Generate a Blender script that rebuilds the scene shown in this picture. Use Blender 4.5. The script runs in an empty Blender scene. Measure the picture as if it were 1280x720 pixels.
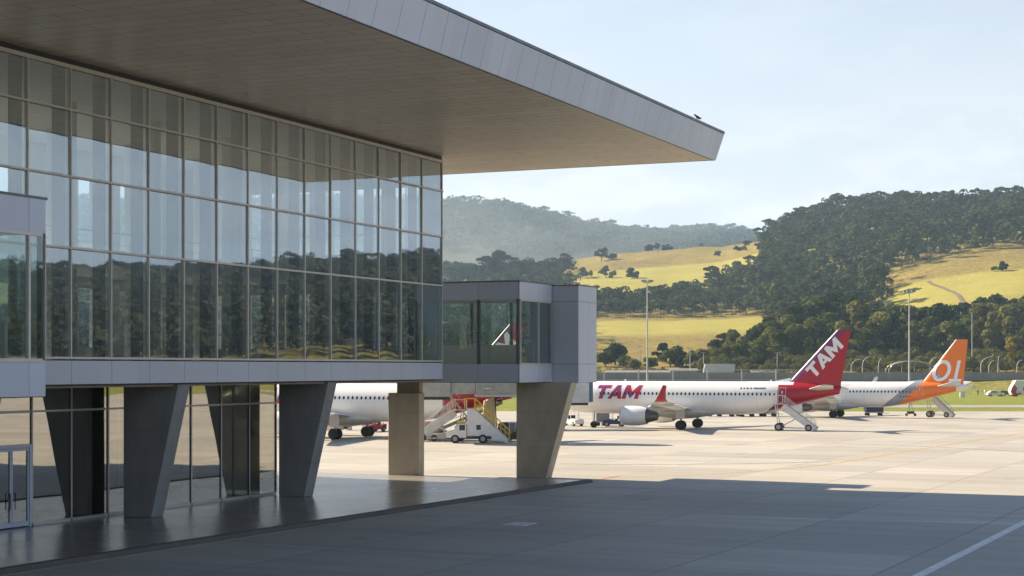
import bpy, bmesh, math, random
import numpy as np
from mathutils import Vector, Matrix

S = bpy.context.scene
COL = S.collection
R = math.radians
random.seed(7)
rng = np.random.default_rng(11)

# ------------------------------------------------------------------ camera
F = 2077.0                      # focal length in photo pixels (1280 wide)
HOR = 460.0                     # horizon row in the photo
EYE = 7.6
cam = bpy.data.cameras.new('camera')
cam.sensor_width = 36.0
cam.lens = 36.0 * F / 1280.0
cam.shift_y = (HOR - 360.0) / 1280.0
cam.clip_start = 0.5
cam.clip_end = 20000
camo = bpy.data.objects.new('camera', cam)
COL.objects.link(camo)
camo.location = (0, 0, EYE)
camo.rotation_euler = (R(90), 0, 0)
S.camera = camo

# ------------------------------------------------------------------ sky, sun, exposure
ELEV = 33.5
SAZ = math.atan2(-0.861, 0.51)           # the sun stands to the left, beyond the terminal
world = bpy.data.worlds.new('World')
S.world = world
world.use_nodes = True
wn = world.node_tree.nodes
wl = world.node_tree.links
wn.clear()
sky = wn.new('ShaderNodeTexSky')
sky.sky_type = 'NISHITA'
sky.sun_disc = False
sky.sun_elevation = R(ELEV)
sky.sun_rotation = SAZ
sky.altitude = 900
sky.air_density = 1.25
sky.dust_density = 1.6
sky.ozone_density = 4.0
bg = wn.new('ShaderNodeBackground')
bg.inputs['Strength'].default_value = 0.052
wo = wn.new('ShaderNodeOutputWorld')
# morning haze whitens the low sky, with a few faint clouds over the hills
wc = wn.new('ShaderNodeTexCoord')
wsx = wn.new('ShaderNodeSeparateXYZ'); wl.new(wc.outputs['Generated'], wsx.inputs[0])
wmr = wn.new('ShaderNodeMapRange'); wmr.interpolation_type = 'SMOOTHSTEP'
wmr.inputs[1].default_value = -0.02; wmr.inputs[2].default_value = 0.50; wmr.inputs[3].default_value = 0.93; wmr.inputs[4].default_value = 0.0
wl.new(wsx.outputs[2], wmr.inputs[0])
wmp = wn.new('ShaderNodeMapping'); wmp.inputs['Scale'].default_value = (5, 5, 17); wl.new(wc.outputs['Generated'], wmp.inputs[0])
wnz = wn.new('ShaderNodeTexNoise'); wnz.inputs['Scale'].default_value = 1.6; wnz.inputs['Detail'].default_value = 7; wnz.inputs['Roughness'].default_value = 0.6
wl.new(wmp.outputs[0], wnz.inputs['Vector'])
wcr = wn.new('ShaderNodeMapRange'); wcr.interpolation_type = 'SMOOTHSTEP'
wcr.inputs[1].default_value = 0.44; wcr.inputs[2].default_value = 0.62; wcr.inputs[3].default_value = 0.0; wcr.inputs[4].default_value = 0.7
wl.new(wnz.outputs[0], wcr.inputs[0])
wlow = wn.new('ShaderNodeMapRange'); wlow.inputs[1].default_value = 0.06; wlow.inputs[2].default_value = 0.16; wlow.inputs[3].default_value = 1.0; wlow.inputs[4].default_value = 0.12
wl.new(wsx.outputs[2], wlow.inputs[0])
wcl = wn.new('ShaderNodeMath'); wcl.operation = 'MULTIPLY'; wl.new(wcr.outputs[0], wcl.inputs[0]); wl.new(wlow.outputs[0], wcl.inputs[1])
wm1 = wn.new('ShaderNodeMix'); wm1.data_type = 'RGBA'; wl.new(wmr.outputs[0], wm1.inputs[0]); wl.new(sky.outputs[0], wm1.inputs[6]); wm1.inputs[7].default_value = (7.3, 7.4, 7.65, 1)
wm2 = wn.new('ShaderNodeMix'); wm2.data_type = 'RGBA'; wl.new(wcl.outputs[0], wm2.inputs[0]); wl.new(wm1.outputs[2], wm2.inputs[6]); wm2.inputs[7].default_value = (9.4, 9.3, 9.2, 1)
wl.new(wm2.outputs[2], bg.inputs['Color'])
wl.new(bg.outputs[0], wo.inputs['Surface'])

sl = bpy.data.lights.new('sun', 'SUN')
sl.energy = 5.0
sl.angle = R(0.53)
sl.color = (1.0, 0.83, 0.60)
slo = bpy.data.objects.new('sun', sl)
COL.objects.link(slo)
slo.location = (-80, 60, 120)
sdir = Vector((math.sin(SAZ) * math.cos(R(ELEV)), math.cos(SAZ) * math.cos(R(ELEV)), math.sin(R(ELEV))))
slo.rotation_euler = sdir.to_track_quat('Z', 'Y').to_euler()

S.view_settings.view_transform = 'Standard'
S.view_settings.look = 'None'
S.view_settings.gamma = 1.0
S.view_settings.use_curve_mapping = False
S.view_settings.exposure = 1.40
S.cycles.max_bounces = 8
S.cycles.transparent_max_bounces = 24
S.cycles.glossy_bounces = 4
S.cycles.volume_bounces = 0
S.cycles.caustics_reflective = False
S.cycles.caustics_refractive = False
S.cycles.use_denoising = True

# ------------------------------------------------------------------ helpers
def gp(u, v, z=0.0):
    """ground point seen at photo pixel (u, v) on the level z (only used to survey where things stand)"""
    y = F * (EYE - z) / (v - HOR)
    return Vector(((u - 640.0) / F * y, y, z))

def up(u, Y, z=0.0):
    return Vector(((u - 640.0) / F * Y, Y, z))

def pz(v, Y):
    return EYE + (HOR - v) / F * Y

def tag(o, label=None, cat=None, group=None, kind=None):
    if label: o['label'] = label
    if cat: o['category'] = cat
    if group: o['group'] = group
    if kind: o['kind'] = kind
    return o

def empty(name, loc=(0, 0, 0), rz=0.0, parent=None):
    o = bpy.data.objects.new(name, None)
    o.empty_display_size = 0.5
    COL.objects.link(o)
    o.location = loc
    o.rotation_euler = (0, 0, rz)
    if parent: o.parent = parent
    return o

def copy_tree(o, parent=None):
    c = o.copy()
    COL.objects.link(c)
    c.parent = parent
    for ch in list(o.children):
        copy_tree(ch, c)
    return c

class MB:
    def __init__(s):
        s.v = []; s.f = []; s.m = []
    def add(s, vs, fs, mi=0):
        b = len(s.v)
        s.v += [tuple(p) for p in vs]
        for q in fs:
            s.f.append(tuple(b + i for i in q)); s.m.append(mi)
        return s
    def hexa(s, p, mi=0):      # p: 4 bottom, 4 top, same winding
        return s.add(p, [(3, 2, 1, 0), (4, 5, 6, 7), (0, 1, 5, 4), (1, 2, 6, 5), (2, 3, 7, 6), (3, 0, 4, 7)], mi)
    def box(s, x0, x1, y0, y1, z0, z1, mi=0):
        return s.hexa([(x0, y0, z0), (x1, y0, z0), (x1, y1, z0), (x0, y1, z0),
                       (x0, y0, z1), (x1, y0, z1), (x1, y1, z1), (x0, y1, z1)], mi)
    def bar(s, a, b, w, h=None, mi=0):   # box beam from a to b
        a = Vector(a); b = Vector(b); h = h or w
        d = (b - a).normalized()
        u = Vector((0, 0, 1)) if abs(d.z) < 0.95 else Vector((0, 1, 0))
        x = d.cross(u).normalized() * (w / 2); y = x.cross(d).normalized() * (h / 2)
        return s.hexa([a - x - y, a + x - y, a + x + y, a - x + y, b - x - y, b + x - y, b + x + y, b - x + y], mi)
    def loft(s, rings, cap=True, mi=0, closed=True):
        n = len(rings[0]); b = len(s.v)
        for r in rings: s.v += [tuple(p) for p in r]
        for i in range(len(rings) - 1):
            for j in range(n if closed else n - 1):
                k = (j + 1) % n
                s.f.append((b + i * n + j, b + i * n + k, b + (i + 1) * n + k, b + (i + 1) * n + j)); s.m.append(mi)
        if cap:
            s.f.append(tuple(b + j for j in reversed(range(n)))); s.m.append(mi)
            s.f.append(tuple(b + (len(rings) - 1) * n + j for j in range(n))); s.m.append(mi)
        return s
    def tube(s, pts, r, n=8, mi=0, cap=True):
        pts = [Vector(p) for p in pts]
        rs = r if isinstance(r, (list, tuple)) else [r] * len(pts)
        rings = []
        for i, p in enumerate(pts):
            d = (pts[min(i + 1, len(pts) - 1)] - pts[max(i - 1, 0)]).normalized()
            u = Vector((0, 0, 1)) if abs(d.z) < 0.9 else Vector((1, 0, 0))
            x = d.cross(u).normalized(); y = d.cross(x).normalized()
            rings.append([p + (x * math.cos(2 * math.pi * k / n) + y * math.sin(2 * math.pi * k / n)) * rs[i] for k in range(n)])
        return s.loft(rings, cap, mi)
    def prism(s, poly, axis, a0, a1, mi=0):   # polygon in the other two axes, extruded along axis
        def P(q, a):
            return {'x': (a, q[0], q[1]), 'y': (q[0], a, q[1]), 'z': (q[0], q[1], a)}[axis]
        return s.loft([[P(q, a0) for q in poly], [P(q, a1) for q in poly]], True, mi)
    def build(s, name, mats, parent=None, smooth=False, bevel=0, fixn=True, loc=None):
        me = bpy.data.meshes.new(name)
        me.from_pydata(s.v, [], s.f)
        if not isinstance(mats, (list, tuple)): mats = [mats]
        for m in mats: me.materials.append(m)
        if len(mats) > 1: me.polygons.foreach_set('material_index', s.m)
        if fixn:
            bm = bmesh.new(); bm.from_mesh(me)
            bmesh.ops.recalc_face_normals(bm, faces=bm.faces[:])
            if bevel:
                es = [e for e in bm.edges if e.is_manifold and e.calc_face_angle(0) > 0.6]
                bmesh.ops.bevel(bm, geom=es, offset=bevel, segments=2, affect='EDGES', profile=0.5, clamp_overlap=True)
            bm.to_mesh(me); bm.free()
        if smooth:
            me.polygons.foreach_set('use_smooth', [True] * len(me.polygons))
            try: me.set_sharp_from_angle(angle=R(40))
            except Exception: pass
        me.update()
        o = bpy.data.objects.new(name, me)
        COL.objects.link(o)
        if parent: o.parent = parent
        if loc is not None: o.location = loc
        return o

def link_mesh(name, me, parent, loc=(0, 0, 0), rz=0):
    o = bpy.data.objects.new(name, me)
    COL.objects.link(o); o.parent = parent; o.location = loc; o.rotation_euler = (0, 0, rz)
    return o

# ------------------------------------------------------------------ materials
def nodes_of(name):
    m = bpy.data.materials.new(name); m.use_nodes = True
    nt = m.node_tree; nt.nodes.clear()
    out = nt.nodes.new('ShaderNodeOutputMaterial')
    return m, nt, out

def N(nt, kind, **kw):
    n = nt.nodes.new(kind)
    for k, v in kw.items():
        if k in n.inputs: n.inputs[k].default_value = v
        else: setattr(n, k, v)
    return n

def coords(nt, which='Object'):
    return nt.nodes.new('ShaderNodeTexCoord').outputs[which]

def mixc(nt, fac, a, b, blend='MIX'):
    n = nt.nodes.new('ShaderNodeMix'); n.data_type = 'RGBA'; n.blend_type = blend
    for sock, val in ((n.inputs[0], fac), (n.inputs[6], a), (n.inputs[7], b)):
        if hasattr(val, 'is_linked') or hasattr(val, 'links'): nt.links.new(val, sock)
        elif isinstance(val, (int, float)): sock.default_value = val
        else: sock.default_value = (*val[:3], 1)
    return n.outputs[2]

def math_(nt, op, a, b=None, c=None, clamp=False):
    n = nt.nodes.new('ShaderNodeMath'); n.operation = op; n.use_clamp = clamp
    for i, val in enumerate((a, b, c)):
        if val is None: continue
        if hasattr(val, 'links'): nt.links.new(val, n.inputs[i])
        else: n.inputs[i].default_value = val
    return n.outputs[0]

def noise(nt, vec, scale, detail=3, rough=0.55, lo=0.35, hi=0.65):
    n = N(nt, 'ShaderNodeTexNoise', Scale=scale, Detail=detail, Roughness=rough)
    if vec is not None: nt.links.new(vec, n.inputs['Vector'])
    mr = N(nt, 'ShaderNodeMapRange'); mr.clamp = True
    mr.inputs[1].default_value = lo; mr.inputs[2].default_value = hi
    nt.links.new(n.outputs[0], mr.inputs[0])
    return mr.outputs[0]

def stretch(nt, vec, sc):
    mp = nt.nodes.new('ShaderNodeMapping'); mp.inputs['Scale'].default_value = sc
    nt.links.new(vec, mp.inputs[0]); return mp.outputs[0]

def pbr(nt, out, col, rough=0.6, metal=0.0, bump=None, bump_d=0.02, spec=0.5):
    p = nt.nodes.new('ShaderNodeBsdfPrincipled')
    if hasattr(col, 'links'): nt.links.new(col, p.inputs['Base Color'])
    else: p.inputs['Base Color'].default_value = (*col[:3], 1)
    if hasattr(rough, 'links'): nt.links.new(rough, p.inputs['Roughness'])
    else: p.inputs['Roughness'].default_value = rough
    p.inputs['Metallic'].default_value = metal
    p.inputs['Specular IOR Level'].default_value = spec
    if bump is not None:
        b = N(nt, 'ShaderNodeBump', Strength=0.6, Distance=bump_d)
        nt.links.new(bump, b.inputs['Height']); nt.links.new(b.outputs[0], p.inputs['Normal'])
    nt.links.new(p.outputs[0], out.inputs[0])
    return p

def plain(name, col, rough=0.5, metal=0.0, var=0.12, scale=1.5, spec=0.5):
    """painted or metal surface with a little grime"""
    m, nt, out = nodes_of(name)
    c = coords(nt)
    a = noise(nt, c, scale, 4, 0.6, 0.3, 0.7)
    dark = [x * (1 - var * 2) for x in col]
    f = mixc(nt, a, dark, col)
    rg = math_(nt, 'MULTIPLY_ADD', a, -0.12, rough + 0.06)
    pbr(nt, out, f, rg, metal, spec=spec)
    return m

def m_concrete(name, col, scale=1.0, dark=0.65, rough=0.8):
    m, nt, out = nodes_of(name)
    c = coords(nt)
    big = noise(nt, c, 0.45 * scale, 4, 0.6, 0.3, 0.7)
    st = noise(nt, stretch(nt, c, (1.5, 1.5, 0.45)), 0.9 * scale, 6, 0.7, 0.42, 0.72)
    fine = noise(nt, c, 14 * scale, 3, 0.7, 0.3, 0.7)
    a = mixc(nt, big, [x * 0.8 for x in col], col)
    a = mixc(nt, math_(nt, 'MULTIPLY', st, 0.55), a, [x * dark * 0.8 for x in col])
    a = mixc(nt, math_(nt, 'MULTIPLY', fine, 0.25), a, [x * 0.72 for x in col])
    # formwork joints every 2.4 m up the face
    sx = N(nt, 'ShaderNodeSeparateXYZ'); nt.links.new(c, sx.inputs[0])
    fr = math_(nt, 'FRACT', math_(nt, 'DIVIDE', math_(nt, 'ADD', sx.outputs[2], 0.3), 2.4))
    ln = math_(nt, 'LESS_THAN', fr, 0.012)
    a = mixc(nt, math_(nt, 'MULTIPLY', ln, 0.5), a, [x * 0.4 for x in col])
    pbr(nt, out, a, rough, 0, fine, 0.006, 0.3)
    return m

def m_slabs(name, cols, size, mortar, rough, rz=0.0, stain=0.35, jointdark=0.35, gloss_var=0.1, spec=0.4):
    """cast slabs with joints, each slab its own tone, worn and stained"""
    m, nt, out = nodes_of(name)
    c = coords(nt)
    mp = nt.nodes.new('ShaderNodeMapping'); mp.inputs['Rotation'].default_value = (0, 0, rz)
    nt.links.new(c, mp.inputs[0])
    b = nt.nodes.new('ShaderNodeTexBrick'); b.offset = 0.0; b.squash = 1.0
    b.inputs['Scale'].default_value = 1.0
    b.inputs['Brick Width'].default_value = size[0]; b.inputs['Row Height'].default_value = size[1]
    b.inputs['Mortar Size'].default_value = mortar; b.inputs['Mortar Smooth'].default_value = 0.2
    b.inputs['Bias'].default_value = 0.0
    b.inputs['Color1'].default_value = (*cols[0], 1); b.inputs['Color2'].default_value = (*cols[1], 1)
    b.inputs['Mortar'].default_value = (*[x * jointdark for x in cols[0]], 1)
    nt.links.new(mp.outputs[0], b.inputs['Vector'])
    big = noise(nt, c, 0.06, 5, 0.65, 0.35, 0.68)
    str_ = noise(nt, stretch(nt, mp.outputs[0], (0.04, 0.6, 1)), 0.9, 4, 0.65, 0.45, 0.75)
    fine = noise(nt, c, 3.0, 4, 0.75, 0.35, 0.75)
    a = mixc(nt, math_(nt, 'MULTIPLY', big, stain), b.outputs[0], [x * 0.62 for x in cols[0]])
    a = mixc(nt, math_(nt, 'MULTIPLY', str_, stain * 0.8), a, [x * 0.5 for x in cols[1]])
    a = mixc(nt, math_(nt, 'MULTIPLY', fine, 0.16), a, [x * 0.55 for x in cols[1]])
    spots = noise(nt, c, 0.33, 3, 0.5, 0.66, 0.74)
    a = mixc(nt, math_(nt, 'MULTIPLY', spots, 0.35), a, [x * 0.35 for x in cols[1]])
    rg = math_(nt, 'MULTIPLY_ADD', big, gloss_var, rough)
    pbr(nt, out, a, rg, 0, fine, 0.004, spec)
    return m

def m_glass(name, tint, refl, rcol=(0.86, 0.93, 1.0), wav=0.0):
    m, nt, out = nodes_of(name)
    tr = N(nt, 'ShaderNodeBsdfTransparent', Color=(*tint, 1))
    gl = N(nt, 'ShaderNodeBsdfGlossy', Color=(*rcol, 1), Roughness=0.012)
    if wav:
        c = coords(nt)
        n = N(nt, 'ShaderNodeTexNoise', Scale=0.32, Detail=1.0); nt.links.new(c, n.inputs['Vector'])
        bp = N(nt, 'ShaderNodeBump', Strength=1.0, Distance=wav); nt.links.new(n.outputs[0], bp.inputs['Height'])
        nt.links.new(bp.outputs[0], gl.inputs['Normal'])
    lw = N(nt, 'ShaderNodeLayerWeight', Blend=0.5)
    f = math_(nt, 'MULTIPLY_ADD', math_(nt, 'POWER', lw.outputs['Facing'], 3.0), 0.45, refl)
    mx = nt.nodes.new('ShaderNodeMixShader')
    nt.links.new(f, mx.inputs[0]); nt.links.new(tr.outputs[0], mx.inputs[1]); nt.links.new(gl.outputs[0], mx.inputs[2])
    nt.links.new(mx.outputs[0], out.inputs[0])
    return m

def m_leaf(name, cols, scale=0.35, scale2=2.5, trans=0.25):
    m, nt, out = nodes_of(name)
    g = nt.nodes.new('ShaderNodeNewGeometry')
    oi = nt.nodes.new('ShaderNodeObjectInfo')
    ad = N(nt, 'ShaderNodeVectorMath', operation='ADD')
    nt.links.new(g.outputs['Position'], ad.inputs[0])
    a = noise(nt, ad.outputs[0], scale, 2, 0.5, 0.35, 0.65)
    b = noise(nt, ad.outputs[0], scale2, 2, 0.6, 0.35, 0.7)
    k = mixc(nt, a, cols[0], cols[1])
    k = mixc(nt, math_(nt, 'MULTIPLY', b, 0.6), k, cols[2])
    k = mixc(nt, math_(nt, 'MULTIPLY', oi.outputs['Random'], 0.5), k, [x * 0.6 for x in cols[0]])
    d = N(nt, 'ShaderNodeBsdfDiffuse'); nt.links.new(k, d.inputs[0])
    t = N(nt, 'ShaderNodeBsdfTranslucent'); nt.links.new(k, t.inputs[0])
    mx = N(nt, 'ShaderNodeMixShader'); mx.inputs[0].default_value = trans
    nt.links.new(d.outputs[0], mx.inputs[1]); nt.links.new(t.outputs[0], mx.inputs[2])
    nt.links.new(mx.outputs[0], out.inputs[0])
    return m

def m_panel(name, col, rough, metal, step, axis, tone=0.1):
    """metal cladding, every panel a slightly different tone"""
    m, nt, out = nodes_of(name)
    c = coords(nt)
    sx = nt.nodes.new('ShaderNodeSeparateXYZ'); nt.links.new(c, sx.inputs[0])
    k = math_(nt, 'FLOOR', math_(nt, 'DIVIDE', math_(nt, 'ADD', sx.outputs[axis], 600.0), step))
    w = nt.nodes.new('ShaderNodeTexWhiteNoise'); w.noise_dimensions = '1D'; nt.links.new(k, w.inputs['W'])
    a = noise(nt, c, 0.7, 3, 0.6, 0.3, 0.7)
    v = math_(nt, 'ADD', math_(nt, 'MULTIPLY', w.outputs[0], 0.7), math_(nt, 'MULTIPLY', a, 0.3))
    f = mixc(nt, v, [x * (1 - tone * 2) for x in col], col)
    pbr(nt, out, f, rough, metal)
    return m

M = {}
M['apron'] = m_slabs('apron_concrete', [(0.48, 0.452, 0.40), (0.345, 0.328, 0.295)], (7.5, 7.5), 0.06, 0.62, R(26.2), 0.5, 0.45)
M['sidewalk'] = m_slabs('sidewalk_concrete', [(0.32, 0.31, 0.29), (0.27, 0.26, 0.245)], (2.9, 2.9), 0.025, 0.20, 0.0, 0.25, 0.5, 0.08, 0.6)
M['kerb'] = m_concrete('kerb_concrete', (0.16, 0.14, 0.12))
M['concrete'] = m_concrete('column_concrete', (0.37, 0.37, 0.365), 1.0)
M['concrete_warm'] = m_concrete('pier_concrete', (0.56, 0.50, 0.40), 1.0)
M['clad'] = m_panel('pale_cladding', (0.56, 0.62, 0.74), 0.36, 0.1, 2.88, 1, 0.05)
M['fascia'] = m_panel('fascia_cladding', (0.54, 0.62, 0.78), 0.36, 0.15, 2.06, 1, 0.06)
M['seam'] = plain('dark_joint', (0.035, 0.035, 0.04), 0.7)
M['cap'] = plain('cap_flashing', (0.16, 0.17, 0.19), 0.45, 0.3)
M['mullion'] = plain('mullion_aluminium', (0.60, 0.58, 0.57), 0.38, 0.35, 0.05)
M['gasket'] = plain('black_gasket', (0.015, 0.016, 0.02), 0.5)
M['glass'] = m_glass('facade_glass', (0.80, 0.87, 0.89), 0.24, (0.86, 0.93, 1.0), wav=0.006)
M['glass_low'] = m_glass('ground_glass', (0.60, 0.62, 0.58), 0.40, (0.98, 0.95, 0.90), wav=0.008)
M['glass_clear'] = m_glass('walkway_glass', (0.91, 0.95, 0.93), 0.045, wav=0.004)
M['white'] = plain('white_plaster', (0.62, 0.63, 0.62), 0.8, 0, 0.05)
M['floor'] = plain('hall_floor', (0.30, 0.29, 0.27), 0.3, 0, 0.05)
M['post'] = plain('post_paint', (0.24, 0.25, 0.25), 0.5)
M['deck'] = plain('roof_membrane', (0.35, 0.35, 0.34), 0.8)
M['soffit'] = None
def m_soffit():
    m, nt, out = nodes_of('soffit_panels')
    c = coords(nt)
    b = nt.nodes.new('ShaderNodeTexBrick'); b.offset = 0.5; b.squash = 1.0
    b.inputs['Scale'].default_value = 1.0
    b.inputs['Brick Width'].default_value = 3.6; b.inputs['Row Height'].default_value = 1.03
    b.inputs['Mortar Size'].default_value = 0.026; b.inputs['Mortar Smooth'].default_value = 0.1
    b.inputs['Color1'].default_value = (0.60, 0.49, 0.37, 1); b.inputs['Color2'].default_value = (0.52, 0.425, 0.32, 1)
    b.inputs['Mortar'].default_value = (0.09, 0.072, 0.055, 1)
    nt.links.new(c, b.inputs['Vector'])
    a = noise(nt, c, 0.25, 4, 0.6, 0.35, 0.7)
    k = mixc(nt, math_(nt, 'MULTIPLY', a, 0.25), b.outputs[0], (0.24, 0.205, 0.17))
    pbr(nt, out, k, 0.38, 0.0, spec=0.35)
    return m
M['soffit'] = m_soffit()
M['steel'] = plain('galvanised_steel', (0.42, 0.43, 0.43), 0.4, 0.6)
M['pole'] = plain('pole_paint', (0.55, 0.56, 0.56), 0.45, 0.2)
M['rubber'] = plain('tyre_rubber', (0.018, 0.018, 0.019), 0.75)
M['hub'] = plain('wheel_hub', (0.35, 0.35, 0.36), 0.4, 0.5)
M['dark'] = plain('dark_metal', (0.05, 0.05, 0.055), 0.5, 0.4)
M['navy'] = plain('navy_paint', (0.035, 0.045, 0.13), 0.4)
M['acwhite'] = plain('aircraft_white', (0.78, 0.78, 0.78), 0.28, 0, 0.03, 0.6)
M['acgrey'] = plain('aircraft_grey', (0.40, 0.41, 0.42), 0.35, 0.1, 0.06)
M['acred'] = plain('aircraft_red', (0.33, 0.010, 0.025), 0.28, 0, 0.05)
M['acorange'] = plain('aircraft_orange', (0.80, 0.20, 0.02), 0.28, 0, 0.04)
M['purple'] = plain('purple_paint', (0.12, 0.035, 0.16), 0.3)
M['winglass'] = plain('cabin_window_dark', (0.03, 0.04, 0.055), 0.12)
M['inkdark'] = plain('small_lettering_ink', (0.06, 0.05, 0.09), 0.4)
M['vwhite'] = plain('vehicle_white', (0.70, 0.70, 0.68), 0.35, 0, 0.08)
M['vred'] = plain('vehicle_red', (0.42, 0.03, 0.03), 0.35)
M['vyellow'] = plain('rail_yellow', (0.75, 0.52, 0.03), 0.45)
M['vgrey'] = plain('vehicle_grey', (0.25, 0.26, 0.27), 0.5)
M['vglass'] = plain('vehicle_window', (0.03, 0.04, 0.05), 0.08)
M['beige'] = plain('beige_sheet', (0.52, 0.44, 0.31), 0.6)
M['blue'] = plain('cab_blue_grey', (0.10, 0.15, 0.24), 0.5)
M['jwhite'] = plain('jetway_white', (0.62, 0.64, 0.64), 0.45)
M['jgrey'] = plain('jetway_ribbed_grey', (0.38, 0.39, 0.36), 0.5, 0.3)
M['bark'] = plain('bark', (0.13, 0.10, 0.075), 0.9, 0, 0.2, 3)
M['pine'] = m_leaf('pine_needles', [(0.020, 0.036, 0.018), (0.040, 0.062, 0.024), (0.07, 0.088, 0.032)])
M['leaf'] = m_leaf('tree_leaves', [(0.055, 0.086, 0.024), (0.125, 0.155, 0.038), (0.21, 0.20, 0.055)])
M['leaf_olive'] = m_leaf('olive_leaves', [(0.085, 0.098, 0.030), (0.19, 0.195, 0.055), (0.28, 0.255, 0.085)])
M['leaf_yellow'] = m_leaf('yellow_blossom', [(0.30, 0.22, 0.02), (0.45, 0.33, 0.03), (0.20, 0.20, 0.03)])
M['forest'] = m_leaf('forest_leaves', [(0.022, 0.036, 0.020), (0.066, 0.090, 0.032), (0.15, 0.155, 0.055)], 0.05, 0.3, 0.12)

M['forest_dry'] = m_leaf('dry_forest_leaves', [(0.026, 0.031, 0.021), (0.065, 0.066, 0.038), (0.12, 0.105, 0.06)], 0.06, 0.3, 0.1)

# ------------------------------------------------------------------ haze: one closed box of air
def build_haze():
    mb = MB().box(-5600, 5600, -5600, 5600, -6, 430)
    m, nt, out = nodes_of('haze_air')
    v = nt.nodes.new('ShaderNodeVolumePrincipled')
    v.inputs['Color'].default_value = (0.50, 0.73, 1.0, 1)
    v.inputs['Density'].default_value = HAZE
    v.inputs['Anisotropy'].default_value = 0.25
    nt.links.new(v.outputs[0], out.inputs['Volume'])
    o = mb.build('haze', m)
    tag(o, kind='stuff')
    o['label'] = 'pale blue morning haze in the air over the valley'
    o['category'] = 'haze'
HAZE = 0.00013
build_haze()

# ================================================================== GROUND
# Heights of the valley: for each azimuth column, the elevation row at which bare ground is met at each distance.
RK = [480, 520, 600, 700, 800, 900, 1000, 1100, 1200, 1350, 1500, 1800, 2400, 3000, 3400, 3800, 4500]
VT = {
    -60.0: [461, 461, 458, 452, 446, 440, 432, 424, 416, 405, 400, 400, 390, 350, 345, 345, 360],
    -10.0: [470, 464, 460, 450, 440, 428, 416, 404, 388, 360, 350, 352, 330, 262, 270, 300, 330],
    -2.20: [474, 466, 460, 450, 440, 428, 416, 402, 384, 352, 346, 350, 330, 261, 272, 300, 330],
    0.50:  [474, 466, 459, 445, 430, 416, 401, 386, 370, 348, 340, 348, 332, 266, 276, 300, 330],
    1.65:  [474, 466, 457, 440, 421, 405, 388, 372, 356, 343, 333, 345, 335, 280, 285, 302, 330],
    3.00:  [474, 466, 456, 438, 419, 402, 390, 372, 352, 335, 322, 338, 335, 300, 300, 300, 330],
    4.40:  [474, 466, 455, 437, 418, 401, 390, 371, 350, 331, 316, 335, 335, 303, 305, 299, 330],
    7.10:  [474, 466, 452, 432, 413, 398, 381, 362, 344, 322, 306, 322, 328, 312, 308, 293, 330],
    8.76:  [474, 466, 452, 430, 411, 391, 370, 346, 323, 304, 302, 316, 325, 316, 310, 300, 330],
    10.2:  [474, 466, 452, 430, 411, 392, 364, 336, 312, 287, 291, 310, 330, 330, 330, 330, 330],
    11.2:  [474, 466, 452, 430, 412, 391, 356, 322, 297, 274, 281, 300, 330, 330, 330, 330, 330],
    12.4:  [474, 468, 459, 430, 394, 366, 338, 315, 294, 272, 280, 300, 330, 330, 330, 330, 330],
    13.8:  [474, 468, 460, 424, 378, 350, 331, 313, 294, 274, 282, 300, 330, 330, 330, 330, 330],
    15.5:  [474, 468, 460, 420, 370, 345, 326, 309, 291, 273, 281, 300, 330, 330, 330, 330, 330],
    17.1:  [474, 468, 460, 417, 364, 341, 322, 306, 289, 272, 280, 300, 330, 330, 330, 330, 330],
    25.0:  [474, 468, 452, 412, 375, 350, 330, 310, 290, 272, 276, 300, 330, 330, 330, 330, 330],
    35.0:  [474, 470, 455, 430, 405, 385, 368, 350, 330, 310, 315, 330, 340, 340, 340, 340, 340],
    45.0:  [474, 470, 457, 436, 414, 396, 380, 362, 345, 326, 330, 340, 350, 350, 350, 350, 350],
    55.0:  [474, 470, 462, 450, 438, 424, 408, 392, 376, 356, 358, 345, 350, 350, 350, 350, 350],
    66.0:  [474, 470, 462, 452, 440, 426, 410, 390, 372, 352, 354, 345, 350, 350, 350, 350, 350],
    80.0:  [474, 470, 460, 446, 430, 415, 400, 385, 370, 350, 350, 355, 360, 360, 360, 360, 360],
    110.0: [474, 470, 464, 456, 448, 440, 430, 420, 410, 400, 400, 400, 400, 400, 400, 400, 400],
    175.0: [474, 470, 466, 462, 458, 454, 448, 440, 432, 424, 420, 420, 420, 420, 420, 420, 420],
}
_az = np.arange(-180, 180.01, 0.25)
_rr = np.concatenate([np.arange(470, 1600, 10.0), np.arange(1600, 5000, 40.0)])
def _grid():
    ks = sorted(VT)
    tab = np.array([VT[k] for k in ks], float)                    # (K, R)
    xs = np.array(ks)
    # wrap around behind the camera
    xs2 = np.concatenate([xs, [xs[0] + 360]]); tab2 = np.vstack([tab, tab[:1]])
    a = np.where(_az < xs[0], _az + 360, _az)
    T = np.stack([np.interp(a, xs2, tab2[:, j]) for j in range(tab.shape[1])], 1)
    G = np.stack([np.interp(_rr, RK, T[i]) for i in range(len(_az))], 0)
    cosz = np.cos(np.radians(np.clip(_az, -60, 60)))[:, None] * np.ones_like(_rr)
    Z = EYE + (HOR - G) / F * _rr[None, :]
    # smooth
    k = np.exp(-0.5 * (np.arange(-8, 9) / 3.0) ** 2); k /= k.sum()
    Zp = np.pad(Z, ((8, 8), (0, 0)), 'wrap')
    Z = sum(k[i] * Zp[i:i + Z.shape[0]] for i in range(17))
    k = np.exp(-0.5 * (np.arange(-6, 7) / 2.2) ** 2); k /= k.sum()
    Zp = np.pad(Z, ((0, 0), (6, 6)), 'edge')
    Z = sum(k[i] * Zp[:, i:i + Z.shape[1]] for i in range(13))
    return Z
_Z = _grid()
_ph = rng.uniform(0, 6.28, 12)
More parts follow.
